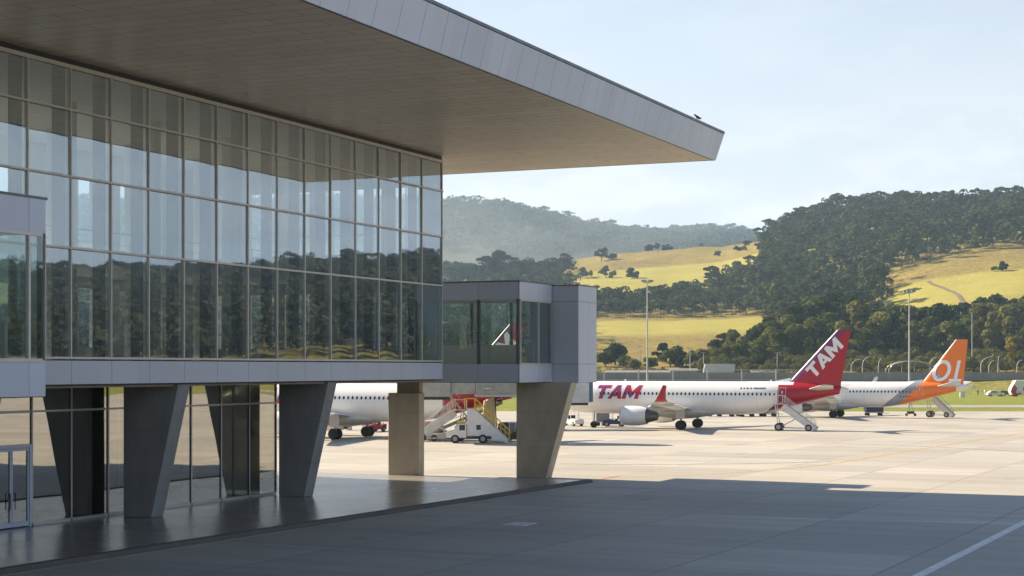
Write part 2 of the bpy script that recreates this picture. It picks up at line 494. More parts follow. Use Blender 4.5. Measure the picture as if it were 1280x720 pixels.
def relief(x, y):
    h = 0
    for i, (wl_, am) in enumerate([(310, 3.0), (170, 1.8), (90, 0.9), (47, 0.45), (26, 0.22), (14, 0.12)]):
        a = _ph[i] * 3
        h = h + am * np.sin((x * math.cos(a) + y * math.sin(a)) * 6.283 / wl_ + _ph[i]) * np.cos((-x * math.sin(a) + y * math.cos(a)) * 6.283 / (wl_ * 1.3) + _ph[i + 6])
    return h
def hz(x, y):
    """terrain height"""
    x = np.asarray(x, float); y = np.asarray(y, float)
    r = np.hypot(x, y); az = np.degrees(np.arctan2(x, y))
    fi = (az + 180) / 0.25; i0 = np.clip(np.floor(fi).astype(int), 0, len(_az) - 2); ft = fi - i0
    rc = np.clip(r, 470, 4950)
    j = np.clip(np.searchsorted(_rr, rc) - 1, 0, len(_rr) - 2); jt = (rc - _rr[j]) / (_rr[j + 1] - _rr[j])
    z = (_Z[i0, j] * (1 - ft) + _Z[i0 + 1, j] * ft) * (1 - jt) + (_Z[i0, j + 1] * (1 - ft) + _Z[i0 + 1, j + 1] * ft) * jt
    w = np.clip((r - 505) / 70.0, 0, 1); w = w * w * (3 - 2 * w)
    w2 = np.clip((r - 560) / 250.0, 0, 1)
    scale = np.clip(r / 1500.0, 0.35, 1.6)
    return (z + relief(x, y) * w2 * scale) * w - 0.03 * (1 - w)
def hzf(x, y): return float(hz(x, y))

def build_ground():
    az = np.concatenate([np.arange(-180, -8, 1.5), np.arange(-8, 20, 0.12), np.arange(20, 75, 0.6), np.arange(75, 180, 1.5)])
    rr = np.concatenate([[1.0, 60, 150, 280, 400, 470], np.arange(500, 1550, 7.0), np.arange(1550, 3600, 24.0), np.arange(3600, 5001, 120.0)])
    A, Rr = np.meshgrid(np.radians(az), rr, indexing='ij')
    X = Rr * np.sin(A); Y = Rr * np.cos(A); Z = hz(X, Y)
    na, nr = A.shape
    v = np.stack([X, Y, Z], -1).reshape(-1, 3)
    i = np.arange(na)[:, None]; j = np.arange(nr - 1)[None, :]
    i2 = (i + 1) % na
    q = np.stack([i * nr + j, i * nr + j + 1, i2 * nr + j + 1, i2 * nr + j], -1).reshape(-1, 4)
    me = bpy.data.meshes.new('ground')
    me.vertices.add(len(v)); me.vertices.foreach_set('co', v.ravel())
    me.loops.add(q.size); me.loops.foreach_set('vertex_index', q.ravel().astype(np.int32))
    me.polygons.add(len(q)); me.polygons.foreach_set('loop_start', np.arange(0, q.size, 4, dtype=np.int32))
    me.polygons.foreach_set('loop_total', np.full(len(q), 4, np.int32))
    me.polygons.foreach_set('use_smooth', [True] * len(q))
    me.update(calc_edges=True)
    m, nt, out = nodes_of('meadow')
    c = coords(nt)
    ln = N(nt, 'ShaderNodeVectorMath', operation='LENGTH'); nt.links.new(c, ln.inputs[0])
    far = N(nt, 'ShaderNodeMapRange'); far.inputs[1].default_value = 500; far.inputs[2].default_value = 560
    nt.links.new(ln.outputs['Value'], far.inputs[0])
    a = noise(nt, c, 0.010, 5, 0.6, 0.35, 0.65)
    b = noise(nt, c, 0.07, 6, 0.7, 0.35, 0.7)
    tus = noise(nt, c, 0.38, 6, 0.8, 0.42, 0.60)
    gold = mixc(nt, a, (0.37, 0.31, 0.072), (0.33, 0.245, 0.08))
    gold = mixc(nt, math_(nt, 'MULTIPLY', b, 0.55), gold, (0.115, 0.105, 0.036))
    gold = mixc(nt, math_(nt, 'MULTIPLY', tus, 0.75), gold, (0.105, 0.075, 0.028))
    green = mixc(nt, a, (0.20, 0.25, 0.045), (0.27, 0.275, 0.06))
    green = mixc(nt, math_(nt, 'MULTIPLY', tus, 0.5), green, (0.12, 0.145, 0.03))
    def band(a0, a1, b0, b1):
        r1 = N(nt, 'ShaderNodeMapRange'); r1.inputs[1].default_value = a0; r1.inputs[2].default_value = a1; nt.links.new(ln.outputs['Value'], r1.inputs[0])
        r2 = N(nt, 'ShaderNodeMapRange'); r2.inputs[1].default_value = b0; r2.inputs[2].default_value = b1; nt.links.new(ln.outputs['Value'], r2.inputs[0])
        return math_(nt, 'SUBTRACT', r1.outputs[0], r2.outputs[0])
    fresh = math_(nt, 'ADD', band(760, 800, 880, 892), band(1100, 1120, 1285, 1300))     # mown strips, fresher grass
    gold = mixc(nt, math_(nt, 'MULTIPLY', fresh, 0.85), gold, mixc(nt, math_(nt, 'MULTIPLY', b, 0.5), (0.385, 0.35, 0.085), (0.285, 0.26, 0.065)))
    wild = N(nt, 'ShaderNodeMapRange'); wild.inputs[1].default_value = 1620; wild.inputs[2].default_value = 1720; nt.links.new(ln.outputs['Value'], wild.inputs[0])
    gold = mixc(nt, wild.outputs[0], gold, mixc(nt, b, (0.055, 0.075, 0.030), (0.09, 0.10, 0.04)))
    k = mixc(nt, far.outputs[0], green, gold)
    pbr(nt, out, k, 0.95, 0, tus, 0.5, 0.1)
    me.materials.append(m)
    o = bpy.data.objects.new('ground', me); COL.objects.link(o)
    tag(o, kind='structure')
build_ground()

# apron: concrete sheet reaching to the grass
def sheet(name, pts, z, mat, kind='structure'):
    mb = MB(); mb.add([(p[0], p[1], z) for p in pts], [tuple(range(len(pts)))])
    o = mb.build(name, mat, fixn=False)
    if o.data.polygons[0].normal.z < 0: o.data.flip_normals()
    return tag(o, kind=kind)
sheet('apron', [(-220, -90), (260, -90), (330, 300), (112, 292), (60, 291), (-220, 300)], 0.0, M['apron'])
M['road'] = m_slabs('service_road', [(0.36, 0.33, 0.28), (0.30, 0.275, 0.235)], (4.5, 9), 0.03, 0.75)
sheet('service_road', [(50, 317), (420, 330), (430, 352), (50, 338)], 0.03, M['road'])

# painted lines on the apron
def m_paint(name, col, wear):
    m, nt, out = nodes_of(name)
    c = coords(nt)
    a = noise(nt, c, 2.6, 5, 0.75, 0.38, 0.62)
    tr = nt.nodes.new('ShaderNodeBsdfTransparent')
    p = nt.nodes.new('ShaderNodeBsdfPrincipled'); p.inputs['Base Color'].default_value = (*col, 1); p.inputs['Roughness'].default_value = 0.65
    mx = nt.nodes.new('ShaderNodeMixShader')
    nt.links.new(math_(nt, 'MULTIPLY_ADD', a, wear, 1 - wear), mx.inputs[0])
    nt.links.new(tr.outputs[0], mx.inputs[1]); nt.links.new(p.outputs[0], mx.inputs[2])
    nt.links.new(mx.outputs[0], out.inputs[0])
    return m
M['yline'] = m_paint('faded_yellow_paint', (0.55, 0.36, 0.12), 0.75)
M['wline'] = m_paint('worn_white_paint', (0.80, 0.80, 0.79), 0.3)
M['rline'] = m_paint('faded_red_paint', (0.55, 0.12, 0.05), 0.5)
def line(name, pts, w, mat, z):
    pts = [Vector((p[0], p[1], 0)) for p in pts]
    dense = []
    for a, b in zip(pts[:-1], pts[1:]):
        n = max(1, int((b - a).length / 4))
        dense += [a.lerp(b, i / n) for i in range(n)]
    dense.append(pts[-1])
    for _ in range(6 if len(pts) > 2 else 0):
        dense = [dense[0]] + [(dense[i - 1] + dense[i] * 2 + dense[i + 1]) / 4 for i in range(1, len(dense) - 1)] + [dense[-1]]
    vs = []; fs = []
    for i, p in enumerate(dense):
        d = (dense[min(i + 1, len(dense) - 1)] - dense[max(i - 1, 0)]).normalized()
        n = Vector((-d.y, d.x, 0)) * w / 2
        vs += [(p + n)[:2] + (z,), (p - n)[:2] + (z,)]
        if i: fs.append((2 * i - 2, 2 * i - 1, 2 * i + 1, 2 * i))
    mb = MB(); mb.add(vs, fs)
    o = mb.build(name, mat, fixn=False)
    if o.data.polygons[0].normal.z < 0: o.data.flip_normals()
    return tag(o, kind='structure')
line('taxi_line', [gp(740, 597.5), gp(815, 598.5), gp(900, 596), gp(975, 590), gp(1060, 577), gp(1160, 560), gp(1300, 538)], 0.42, M['yline'], 0.005)
line('stand_line', [gp(905, 530), gp(1015, 546), gp(1120, 540), gp(1240, 536)], 0.35, M['yline'], 0.004)
line('edge_line', [gp(1128, 730), gp(1300, 643)], 0.42, M['wline'], 0.006)
line('cross_line', [gp(856, 645), gp(1075, 650.5), gp(1300, 655)], 0.14, M['wline'], 0.004)
M['tyre'] = m_paint('tyre_rubber_marks', (0.10, 0.09, 0.08), 0.97)
for pts in ([gp(905, 556), gp(1010, 552), gp(1150, 557), gp(1300, 566)], [gp(700, 580), gp(860, 583), gp(1040, 577)]):
    line('tyre_marks', pts, .5, M['tyre'], 0.003)
line('red_line', [gp(738, 602), gp(775, 595)], 0.22, M['rline'], 0.005)

# ================================================================== TERMINAL   (local axes: x = out over the apron, y = along the facade, z up)
CX, CY = -4.58, 108.6
ROT = -math.atan2(0.405, 0.914)
def T(t, s, z=0.0):
    return Vector((CX + 0.914 * t + 0.405 * s, CY - 0.405 * t + 0.914 * s, z))
BAY = 2.88
NB = 22                                     # bays along the glass front
S0 = -BAY * NB
ZT = [8.05, 12.97, 16.17, 19.15, 21.08]     # transom levels
term = empty('airport_terminal', (CX, CY, 0), ROT)
tag(term, 'long glass airport terminal with a wide overhanging metal roof', 'terminal')

def tpart(mb, name, mat, **k): return mb.build(name, mat, term, **k)

# glass front
for r in range(4):
    z0, z1 = ZT[r] + 0.045, ZT[r + 1] - 0.045
    proto = MB().box(-0.035, -0.015, 0.037, BAY - 0.037, z0, z1)
    me = None
    for b in range(NB):
        if me is None:
            o = tpart(proto, 'window_pane', M['glass']); me = o.data
            o.location = (0, S0, 0)
        else:
            o = link_mesh('window_pane', me, term, (0, S0 + b * BAY, 0))
        o.rotation_euler = (random.uniform(-.001, .001), random.uniform(-.0014, .0014), random.uniform(-.0022, .0022))
me = None
for b in range(NB + 1):
    if me is None:
        mb = MB().box(-0.16, 0.045, -0.036, 0.036, 8.03, 21.16)
        mb.box(-0.03, 0.02, 0.0365, 0.058, 8.04, 21.15, 1)
        o = tpart(mb, 'mullion', [M['mullion'], M['gasket']]); me = o.data; o.location = (0, S0, 0)
    else:
        link_mesh('mullion', me, term, (0, S0 + b * BAY, 0))
for i, z in enumerate(ZT):
    h = 0.09 if i == 4 else 0.05
    mb = MB().box(-0.14, 0.062, S0 - 0.1, 0.10, z - h, z + h)
    mb.box(-0.05, 0.03, S0 - 0.1, 0.098, z - h - 0.016, z - h - 0.001, 1)
    tpart(mb, 'transom', [M['mullion'], M['gasket']])
# spandrel panels under the glass
mb = MB()
for b in range(NB):
    mb.box(-0.02, 0.05, S0 + b * BAY + 0.012, S0 + (b + 1) * BAY - 0.012, 6.87, 7.93)
tpart(mb, 'spandrel', M['clad'], bevel=0.006)
tpart(MB().box(-0.25, 0.02, S0, -0.03, 6.80, 7.97), 'spandrel_backing', M['seam'])
tpart(MB().box(-18.6, -0.26, S0, -0.3, 6.78, 7.6), 'floor_slab', M['concrete_warm'])
tpart(MB().box(-18.5, -0.3, S0, -0.35, 7.604, 7.9), 'hall_floor', M['floor'])
# gallery inside
tpart(MB().box(-18.4, -9.0, S0, -0.4, 13.3, 13.9), 'gallery_floor', M['white'])
mb = MB()
for b in range(0, NB, 1):
    mb.box(-9.02, -8.98, S0 + b * BAY, S0 + b * BAY + 0.05, 13.9, 15.0)
mb.box(-9.03, -8.97, S0, -0.4, 15.0, 15.06); mb.box(-9.02, -8.98, S0, -0.4, 14.4, 14.43)
tpart(mb, 'gallery_rail', M['steel'])
me = None
for b in range(1, NB):
    if me is None:
        o = tpart(MB().box(-0.95, -0.42, -0.16, 0.16, 7.9, 21.3), 'interior_post', M['post'], bevel=0.03); me = o.data; o.location = (0, S0 + BAY, 0)
    else: link_mesh('interior_post', me, term, (0, S0 + b * BAY, 0))
me = None
for k in range(1, 9):
    for t in (-7.0, -14.0):
        y = -k * BAY * 2.5
        if me is None:
            mb = MB(); mb.tube([(0, 0, 7.9), (0, 0, 21.3)], 0.36, 16)
            o = tpart(mb, 'hall_column', M['white'], smooth=True); me = o.data; o.location = (t, y, 0)
        else: link_mesh('hall_column', me, term, (t, y, 0))
# ceiling of the hall, rear wall and end wall with openings
tpart(MB().box(-18.5, -0.4, S0, -0.35, 21.18, 21.32), 'hall_ceiling', M['white'])
def wall_openings(x0, x1, y0, y1, z0, z1, axis, opens):
    """solid wall on axis plane with rectangular openings (a0,a1,zb,zt), butted boxes"""
    mb = MB()
    lo, hi = (y0, y1) if axis == 'x' else (x0, x1)
    cuts = sorted(set([lo, hi] + [q for o in opens for q in o[:2]]))
    for a, b in zip(cuts[:-1], cuts[1:]):
        zs = sorted([(o[2], o[3]) for o in opens if o[0] <= a + 1e-6 and o[1] >= b - 1e-6])
        z = z0
        segs = []
        for zb, zt in zs:
            if zb > z: segs.append((z, zb))
            z = zt
        if z1 > z: segs.append((z, z1))
        for za, zb in segs:
            if axis == 'x': mb.box(x0, x1, a, b, za, zb)
            else: mb.box(a, b, y0, y1, za, zb)
    return mb
ends = []
for i in range(6):
    a = -2.9 - i * 2.75
    ends.append((a - 0.6, a + 1.35, 15.2, 19.5))
    ends.append((a - 0.6, a + 1.35, 8.9, 12.6))
tpart(wall_openings(-18.5, -0.06, -0.34, -0.10, 7.605, 21.17, 'y', ends), 'end_wall', M['white'])
mb = MB()
for a0, a1, zb, zt in ends:
    mb.box(a0, a1, -0.24, -0.20, (zb + zt) / 2 - 0.9, (zb + zt) / 2 - 0.82)
    mb.box((a0 + a1) / 2 - 0.03, (a0 + a1) / 2 + 0.03, -0.25, -0.19, zb, zt)
tpart(mb, 'end_window_frame', M['mullion'])
backs = []
for k in range(7):
    y = -6.5 - k * 7.2
    backs.append((y - 2.9, y - 0.5, 8.9, 12.6)); backs.append((y - 2.9, y - 0.5, 15.2, 19.5))
    backs.append((y + 0.1, y + 1.6, 8.9, 12.6)); backs.append((y + 0.1, y + 1.6, 15.2, 19.5))
tpart(wall_openings(-18.9, -18.55, S0, 2.2, 0.15, 21.3, 'x', backs), 'rear_wall', M['white'])
tpart(MB().box(-0.3, 0.0, S0 - 30, S0 - 0.1, 0.15, 21.3), 'far_facade', M['clad'])

# the roof
SZ, RT0, RT1, RS0, RS1, RH, LEAN = 21.42, -18.9, 15.83, -112.0, 8.98, 1.9, 0.46
mb = MB()
mb.hexa([(RT0, RS0, SZ + .02), (RT1 - .09, RS0, SZ + .02), (RT1 - .09, RS1 - .09, SZ + .02), (RT0, RS1 - .09, SZ + .02),
         (RT0, RS0, SZ + RH - .05), (RT1 + LEAN - .1, RS0, SZ + RH - .05), (RT1 + LEAN - .1, RS1 + LEAN - .1, SZ + RH - .05), (RT0, RS1 + LEAN - .1, SZ + RH - .05)])
tpart(mb, 'roof', M['seam'])
tpart(MB().box(RT0 + .05, RT1 - .14, RS0 + .05, RS1 - .14, SZ - .012, SZ + .016), 'soffit', M['soffit'])
STEP = 2.06
mb = MB(); y = RS1
def fpanel(mb, ya, yb, yta, ytb):
    mb.hexa([(RT1 - .06, ya, SZ - .03), (RT1, ya, SZ - .03), (RT1, yb, SZ - .03), (RT1 - .06, yb, SZ - .03),
             (RT1 + LEAN - .06, yta, SZ + RH - .16), (RT1 + LEAN, yta, SZ + RH - .16), (RT1 + LEAN, ytb, SZ + RH - .16), (RT1 + LEAN - .06, ytb, SZ + RH - .16)])
k = 0
while y > RS0 + STEP:
    yb = y - (0.0 if k == 0 else 0.014); ya = y - STEP + 0.014
    fpanel(mb, ya, yb, ya, yb + (LEAN if k == 0 else 0)); y -= STEP; k += 1
tpart(mb, 'fascia', M['fascia'], bevel=0.006)
mb = MB(); x = RT1
while x > RT0 + 1:
    xa = max(RT0, x - STEP + .014); xb = x - .07 if x == RT1 else x - .014
    xt = xb + (LEAN if x == RT1 else 0)
    mb.hexa([(xa, RS1 - .06, SZ - .03), (xb, RS1 - .06, SZ - .03), (xb, RS1, SZ - .03), (xa, RS1, SZ - .03),
             (xa, RS1 + LEAN - .06, SZ + RH - .16), (xt, RS1 + LEAN - .06, SZ + RH - .16), (xt, RS1 + LEAN, SZ + RH - .16), (xa, RS1 + LEAN, SZ + RH - .16)])
    x -= STEP
tpart(mb, 'end_fascia', M['fascia'])
mb = MB().box(RT1 + LEAN - .3, RT1 + LEAN + .03, RS0, RS1 + LEAN + .03, SZ + RH - .13, SZ + RH + .02)
mb.box(RT0, RT1 + LEAN - .31, RS1 + LEAN - .3, RS1 + LEAN + .03, SZ + RH - .13, SZ + RH + .018)
tpart(mb, 'roof_edge_cap', M['cap'])
tpart(MB().box(RT1 - .13, RT1 - .065, RS0, RS1 - .07, SZ - .05, SZ + .012), 'soffit_trim', M['gasket'])
# small gap between glass and soffit
tpart(MB().box(-0.3, 0.0, S0, 0.0, 21.172, 21.40), 'head_trim', M['gasket'])

# ground floor glazing, recessed
GT = -4.3
GE = -13.4
gz0, gzt, gz1 = 0.30, 5.55, 6.78
nb2 = 20
GS = [-13.4, -16.27, -19.14, -22.01, -24.88, -26.33] + [-29.2 - 2.87 * k for k in range(12)]
DOOR = GS.index(-29.2) + 2
for b in range(len(GS) - 1):
    s1, s0 = GS[b], GS[b + 1]
    if b == DOOR: continue                                        # the entrance
    for za, zb in ((gz0, gzt - .05), (gzt + .05, gz1)):
        tpart(MB().box(GT - .03, GT - .01, s0 + .05, s1 - .05, za, zb), 'window_pane', M['glass_low'])
    tpart(MB().box(GT - .1, GT + .04, s0 + .051, s1 - .071, gzt - .05, gzt + .05), 'ground_transom', M['mullion'])
    tpart(MB().box(GT - .1, GT + .07, s0 + .051, s1 - .071, .155, .30), 'sill', M['mullion'])
me = None
for s in GS:
    mb = MB().box(GT - .12, GT + .05, -.05, .05, .27, 6.78)
    mb.box(GT - .1, GT + .02, -.07, -.051, .28, 6.77, 1)
    if me is None: o = tpart(mb, 'ground_mullion', [M['mullion'], M['gasket']]); me = o.data; o.location = (0, s, 0)
    else: link_mesh('ground_mullion', me, term, (0, s, 0))
# glazed return at the end of the ground floor
for k in range(5):
    x1 = GT - .15 - k * 2.8
    tpart(MB().box(x1 - 2.7, x1, GE - .03, GE - .01, .3, 6.78), 'window_pane', M['glass_low'])
mb = MB()
for k in range(6):
    x1 = GT - .15 - k * 2.8
    mb.box(x1 - .04, x1 + .06, GE - .1, GE + .06, .15, 6.78)
tpart(mb, 'end_mullion', M['mullion'])
tpart(MB().box(-18.5, -18.1, -63, GE - .2, .15, 6.78), 'ground_rear_wall', M['beige'])
me = None
for k in range(5):
    for t in (-9.5,):
        y = GE - 3 - k * 8.6
        if me is None:
            o = tpart(MB().box(-.35, .35, -.35, .35, .15, 6.78), 'hall_column', M['white'], bevel=.03); me = o.data; o.location = (t, y, 0)
        else: link_mesh('hall_column', me, term, (t, y, 0))
# entrance: two glazed leaves in a frame
ds1 = GS[DOOR]; ds0 = GS[DOOR + 1]
fr = MB()
for a in (ds0 + .051, ds1 - .23): fr.box(GT - .12, GT + .09, a, a + .14, .16, 3.86)
fr.box(GT - .12, GT + .09, ds0 + .051, ds1 - .09, 3.862, 4.02)
fr.box(GT - .1, GT + .04, ds0 + .051, ds1 - .09, gzt - .05, gzt + .05)
tpart(fr, 'entrance_frame', M['clad'])
tpart(MB().box(GT - .03, GT - .01, ds0 + .06, ds1 - .1, 4.03, gzt - .06), 'window_pane', M['glass_low'])
tpart(MB().box(GT - .03, GT - .01, ds0 + .06, ds1 - .1, gzt + .06, gz1), 'window_pane', M['glass_low'])
dw = (2.87 - .46) / 2
for i in range(2):
    a = ds0 + .195 + i * (dw + .02); b = a + dw
    mb = MB().box(GT - .05, GT + .05, a, a + .09, .2, 3.84).box(GT - .05, GT + .05, b - .09, b, .2, 3.84)
    mb.box(GT - .05, GT + .05, a + .091, b - .091, .2, .42).box(GT - .05, GT + .05, a + .091, b - .091, 3.72, 3.84)
    d = tpart(mb, 'door', M['clad'])
    MB().box(GT - .02, GT, a + .09, b - .09, .42, 3.72).build('door_glass', M['glass_low'], d)
    hy = a + .16 if i == 1 else b - .16
    MB().tube([(GT + .05, hy, 1.0), (GT + .13, hy, 1.05), (GT + .13, hy, 1.75), (GT + .05, hy, 1.8)], .025, 8).build('handle', M['gasket'], d, smooth=True)
# leaning concrete columns below the overhang
for sc in (-58.4, -43.8, -29.2, -14.6):
    mb = MB().hexa([(-3.35, sc, .16), (-1.66, sc, .16), (-1.66, sc + 1.0, .16), (-3.35, sc + 1.0, .16),
                    (-3.35, sc, 6.79), (-.04, sc, 6.79), (-.04, sc + 1.0, 6.79), (-3.35, sc + 1.0, 6.79)])
    tpart(mb, 'concrete_column', M['concrete'], bevel=.025)
tpart(MB().box(-18.4, -.3, S0, -.35, 6.70, 6.775), 'underside', M['concrete_warm'])

# sidewalk and its kerb
KL = [(8.1, 5.6), (6.0, -49.2), (3.6, -112)]
mb = MB()
poly = [(-40, 5.45), (7.9, 5.45), (5.8, -49.2), (3.4, -112), (-40, -112)]
mb.loft([[(p[0], p[1], -.02) for p in poly], [(p[0], p[1], .15) for p in poly]])
sw = mb.build('sidewalk', M['sidewalk']); sw.location = (CX, CY, 0); sw.rotation_euler = (0, 0, ROT); tag(sw, kind='structure')
mb = MB()
secs = []
for (t, s) in [(8.3, 5.62), (6.2, -49.2), (3.8, -112)]:
    secs.append([(t - .38, s, -.02), (t + .12, s, -.02), (t + .1, s, .06), (t + .0, s, .20), (t - .38, s, .20)])
mb.loft(secs)
kb = mb.build('kerb', M['kerb'], bevel=.015); kb.location = (CX, CY, 0); kb.rotation_euler = (0, 0, ROT); tag(kb, kind='structure')
mb = MB()
for (ya, yb) in ((-112, 3.5),):
    mb.add([(8.62 + (ya - 5.6) * .0384, ya, .006), (8.70 + (ya - 5.6) * .0384, ya, .006), (8.70 + (yb - 5.6) * .0384, yb, .006), (8.62 + (yb - 5.6) * .0384, yb, .006)], [(0, 1, 2, 3)])
gl = mb.build('gutter_line', M['wline'], fixn=False); gl.location = (CX, CY, 0); gl.rotation_euler = (0, 0, ROT); tag(gl, kind='structure')

# pier under the far walkway (front block and the narrower block on it)
pier = empty('concrete_pier', T(-5.5, 5.5), ROT)
tag(pier, 'square weathered concrete pier with a narrower block on top, under the walkway', 'pier')
MB().box(-1.2, 1.2, -.4, .42, 0.02, 5.86).build('shaft', M['concrete_warm'], pier, bevel=.03)
MB().box(-.65, 1.1, -.15, .40, 5.862, 6.6).build('head', M['concrete_warm'], pier, bevel=.02)

# ------------------------------------------------------------------ enclosed walkways
def walkway(label, t0, t1, s0, s1, ends_split, col, pylon=None, group=None):
    w = empty('enclosed_walkway', (CX, CY, 0), ROT)
    tag(w, label, 'walkway', group)
    zb, z1, z2, zt = 6.63, 7.86, 12.2, 13.35
    def band(za, zz, name):
        mb = MB(); x = t1
        gap = .012
        while x > t0 + .2:
            xa = max(t0, x - 3.05)
            mb.box(xa + gap, x - gap - (.08 if x == t1 else 0), s0 - .06, s0, za, zz); mb.box(xa + gap, x - gap - (.08 if x == t1 else 0), s1, s1 + .06, za, zz)
            x -= 3.05
        y = s0
        for d in ends_split:
            mb.box(t1 - .06, t1 + .0, y + gap - (.06 if y == s0 else 0), y + d - gap, za, zz); y += d
        mb.build(name, M['clad'], w, bevel=.005)
    band(zb, z1, 'lower_cladding'); band(z2, zt, 'upper_cladding')
    mb = MB().box(t0, t1 - .08, s0 + .02, s1 - .02, zb - .03, z1 - .45)
    mb.build('floor_slab', M['seam'], w)
    MB().box(t0, t1 - .08, s0 + .02, s1 - .02, z2 + .25, zt - .02).build('ceiling_slab', M['white'], w)
    mb = MB().box(t0, t1 + .02, s0 - .08, s1 + .08, zt + .002, zt + .09)
    mb.build('roof_edge', M['cap'], w)
    # frame posts
    xs = []; x = t1
    while x > t0 + .2: xs.append(x); x -= 3.05
    for i, x in enumerate(xs):
        xx = x - .16 if i == 0 else x
        mb = MB().box(xx - .09, xx + .09, s0 - .04, s0 + .16, z1, z2); mb.build('window_post', M['blue'] if False else M['cap'], w)
        mb = MB().box(xx - .09, xx + .09, s1 - .16, s1 + .04, z1, z2); mb.build('window_post', M['cap'], w)
    for i in range(len(xs)):
        a = xs[i + 1] + .1 if i + 1 < len(xs) else t0
        b = xs[i] - (.27 if i == 0 else .1)
        MB().box(a, b, s0 + .02, s0 + .04, z1 + .01, z2 - .01).build('window_pane', M['glass_clear'], w)
        MB().box(a, b, s1 - .04, s1 - .02, z1 + .01, z2 - .01).build('window_pane', M['glass_clear'], w)
        mb = MB().box(a, b, s0 - .02, s0 + .06, z2 - .10, z2 - .002); mb.build('window_head', M['mullion'], w)
    y = s0
    for d in ends_split:
        MB().box(t1 - .04, t1 - .02, y + .09, y + d - .09, z1 + .01, z2 - .01).build('window_pane', M['glass_end'], w)
        y += d
    y = s0
    for d in list(ends_split) + [0]:
        MB().box(t1 - .12, t1 + .03, max(s0 + .161, y - .05), min(s1 - .161, y + .05) if y < s1 - .3 else s1 - .02, z1 + .002, z2 - .002).build('mullion', M['mullion'], w)
        y += d
    MB().box(t1 - .1, t1 + .035, s0 + .2, s1 - .2, z2 - .12, z2 - .0025).build('window_head', M['mullion'], w)
    MB().box(t1 - .1, t1 + .035, s0 + .2, s1 - .2, z1 - .06, z1 + .06).build('window_sill', M['mullion'], w)
    # low inner wall seen through the glass
    MB().box(t0 + .5, t1 - 1.0, s1 - .9, s1 - .75, z1 - .4, z1 + 1.35).build('inner_parapet', M['white'], w)
    return w
M['glass_end'] = m_glass('walkway_end_glass', (0.82, 0.88, 0.86), 0.10, wav=0.006)

far_w = walkway('glazed walkway box on a leaning concrete column beyond the end of the terminal', -9.4, 3.9, 3.8, 9.35, (3.2, 2.35), None)
MB().box(-9.3, -5.2, -.08, 3.7, 6.66, 13.2).build('link_block', M['clad'], far_w)
# closed end block beside the glazed box
mb = MB(); z = 6.6
for za, zz in ((6.6, 7.86), (7.884, 12.2), (12.224, 13.3)):
    mb.box(2.2, 5.79, 9.46, 9.50, za, zz)
    mb.box(5.80, 5.84, 9.46, 11.42, za, zz); mb.box(5.80, 5.84, 11.445, 12.95, za, zz)
    mb.box(2.2, 5.79, 12.91, 12.95, za, zz)
mb.build('end_block_cladding', M['clad'], far_w)
MB().box(2.22, 5.78, 9.505, 12.9, 6.58, 13.28).build('end_block', M['seam'], far_w)
MB().box(2.15, 5.87, 9.43, 12.98, 13.302, 13.38).build('end_block_cap', M['cap'], far_w)
mb = MB().hexa([(1.75, 8.1, 0.0), (3.95, 8.1, 0.0), (3.95, 9.2, 0.0), (1.75, 9.2, 0.0),
                (1.75, 8.1, 6.59), (5.85, 8.1, 6.59), (5.85, 9.2, 6.59), (1.75, 9.2, 6.59)])
mb.build('concrete_column', M['concrete_warm'], far_w, bevel=.025)

near_w = walkway('pale glazed walkway box jutting from the terminal at the left edge', 0.35, 10.55, -57.5, -51.9, (1.6, 3.15, .85), None)
mb = MB().hexa([(6.5, -54.9, .16), (8.2, -54.9, .16), (8.2, -53.8, .16), (6.5, -53.8, .16),
                (6.5, -54.9, 6.59), (10.3, -54.9, 6.59), (10.3, -53.8, 6.59), (6.5, -53.8, 6.59)])
mb.build('concrete_column', M['concrete'], near_w, bevel=.025)

# bird on the roof edge
def bird():
    p = T(RT1 + LEAN - .1, 3.9, SZ + RH + .02)
    b = empty('perched_bird', p, R(200)); b.scale = (.6, .6, .6)
    tag(b, 'small black bird perched on the edge of the terminal roof', 'bird')
    pr = [(-.42, .02, .30), (-.3, .07, .32), (-.15, .13, .38), (0, .17, .46), (.13, .15, .52), (.22, .10, .60), (.30, .11, .67), (.38, .08, .68), (.42, .03, .67)]
    rings = []
    for x, r, z in pr:
        rings.append([(x, r * math.cos(a) * .9, z + r * math.sin(a) - .12) for a in [2 * math.pi * k / 10 for k in range(10)]])
    body = MB().loft(rings).build('body', M['rubber'], b, smooth=True)
    MB().tube([(.41, 0, .55), (.52, 0, .53)], [.03, .006], 6).build('beak', M['dark'], b)
    for s in (-1, 1):
        MB().tube([(0.02, s * .06, .26), (.04, s * .06, .02), (.1, s * .06, .012)], .014, 5).build('leg', M['dark'], b)
        MB().hexa([(-.4, s * .10, .2), (.1, s * .17, .26), (.1, s * .19, .26), (-.4, s * .12, .2), (-.4, s * .09, .26), (.1, s * .14, .44), (.1, s * .16, .44), (-.4, s * .11, .26)]).build('wing', M['rubber'], b)
bird()
# white plate set in the apron
pp = gp(649, 655.3)
o = MB().hexa([(-.62, -.85, .0), (.62, -.85, .0), (.62, .85, .0), (-.62, .85, .0), (-.58, -.8, .03), (.58, -.8, .03), (.58, .8, .03), (-.58, .8, .03)]).build('cover_plate', plain('pale_cover_paint', (0.62, 0.62, 0.62), .55))
o.location = pp; o.rotation_euler = (0, 0, ROT); tag(o, 'flat pale square cover plate lying on the shaded apron', 'cover plate')

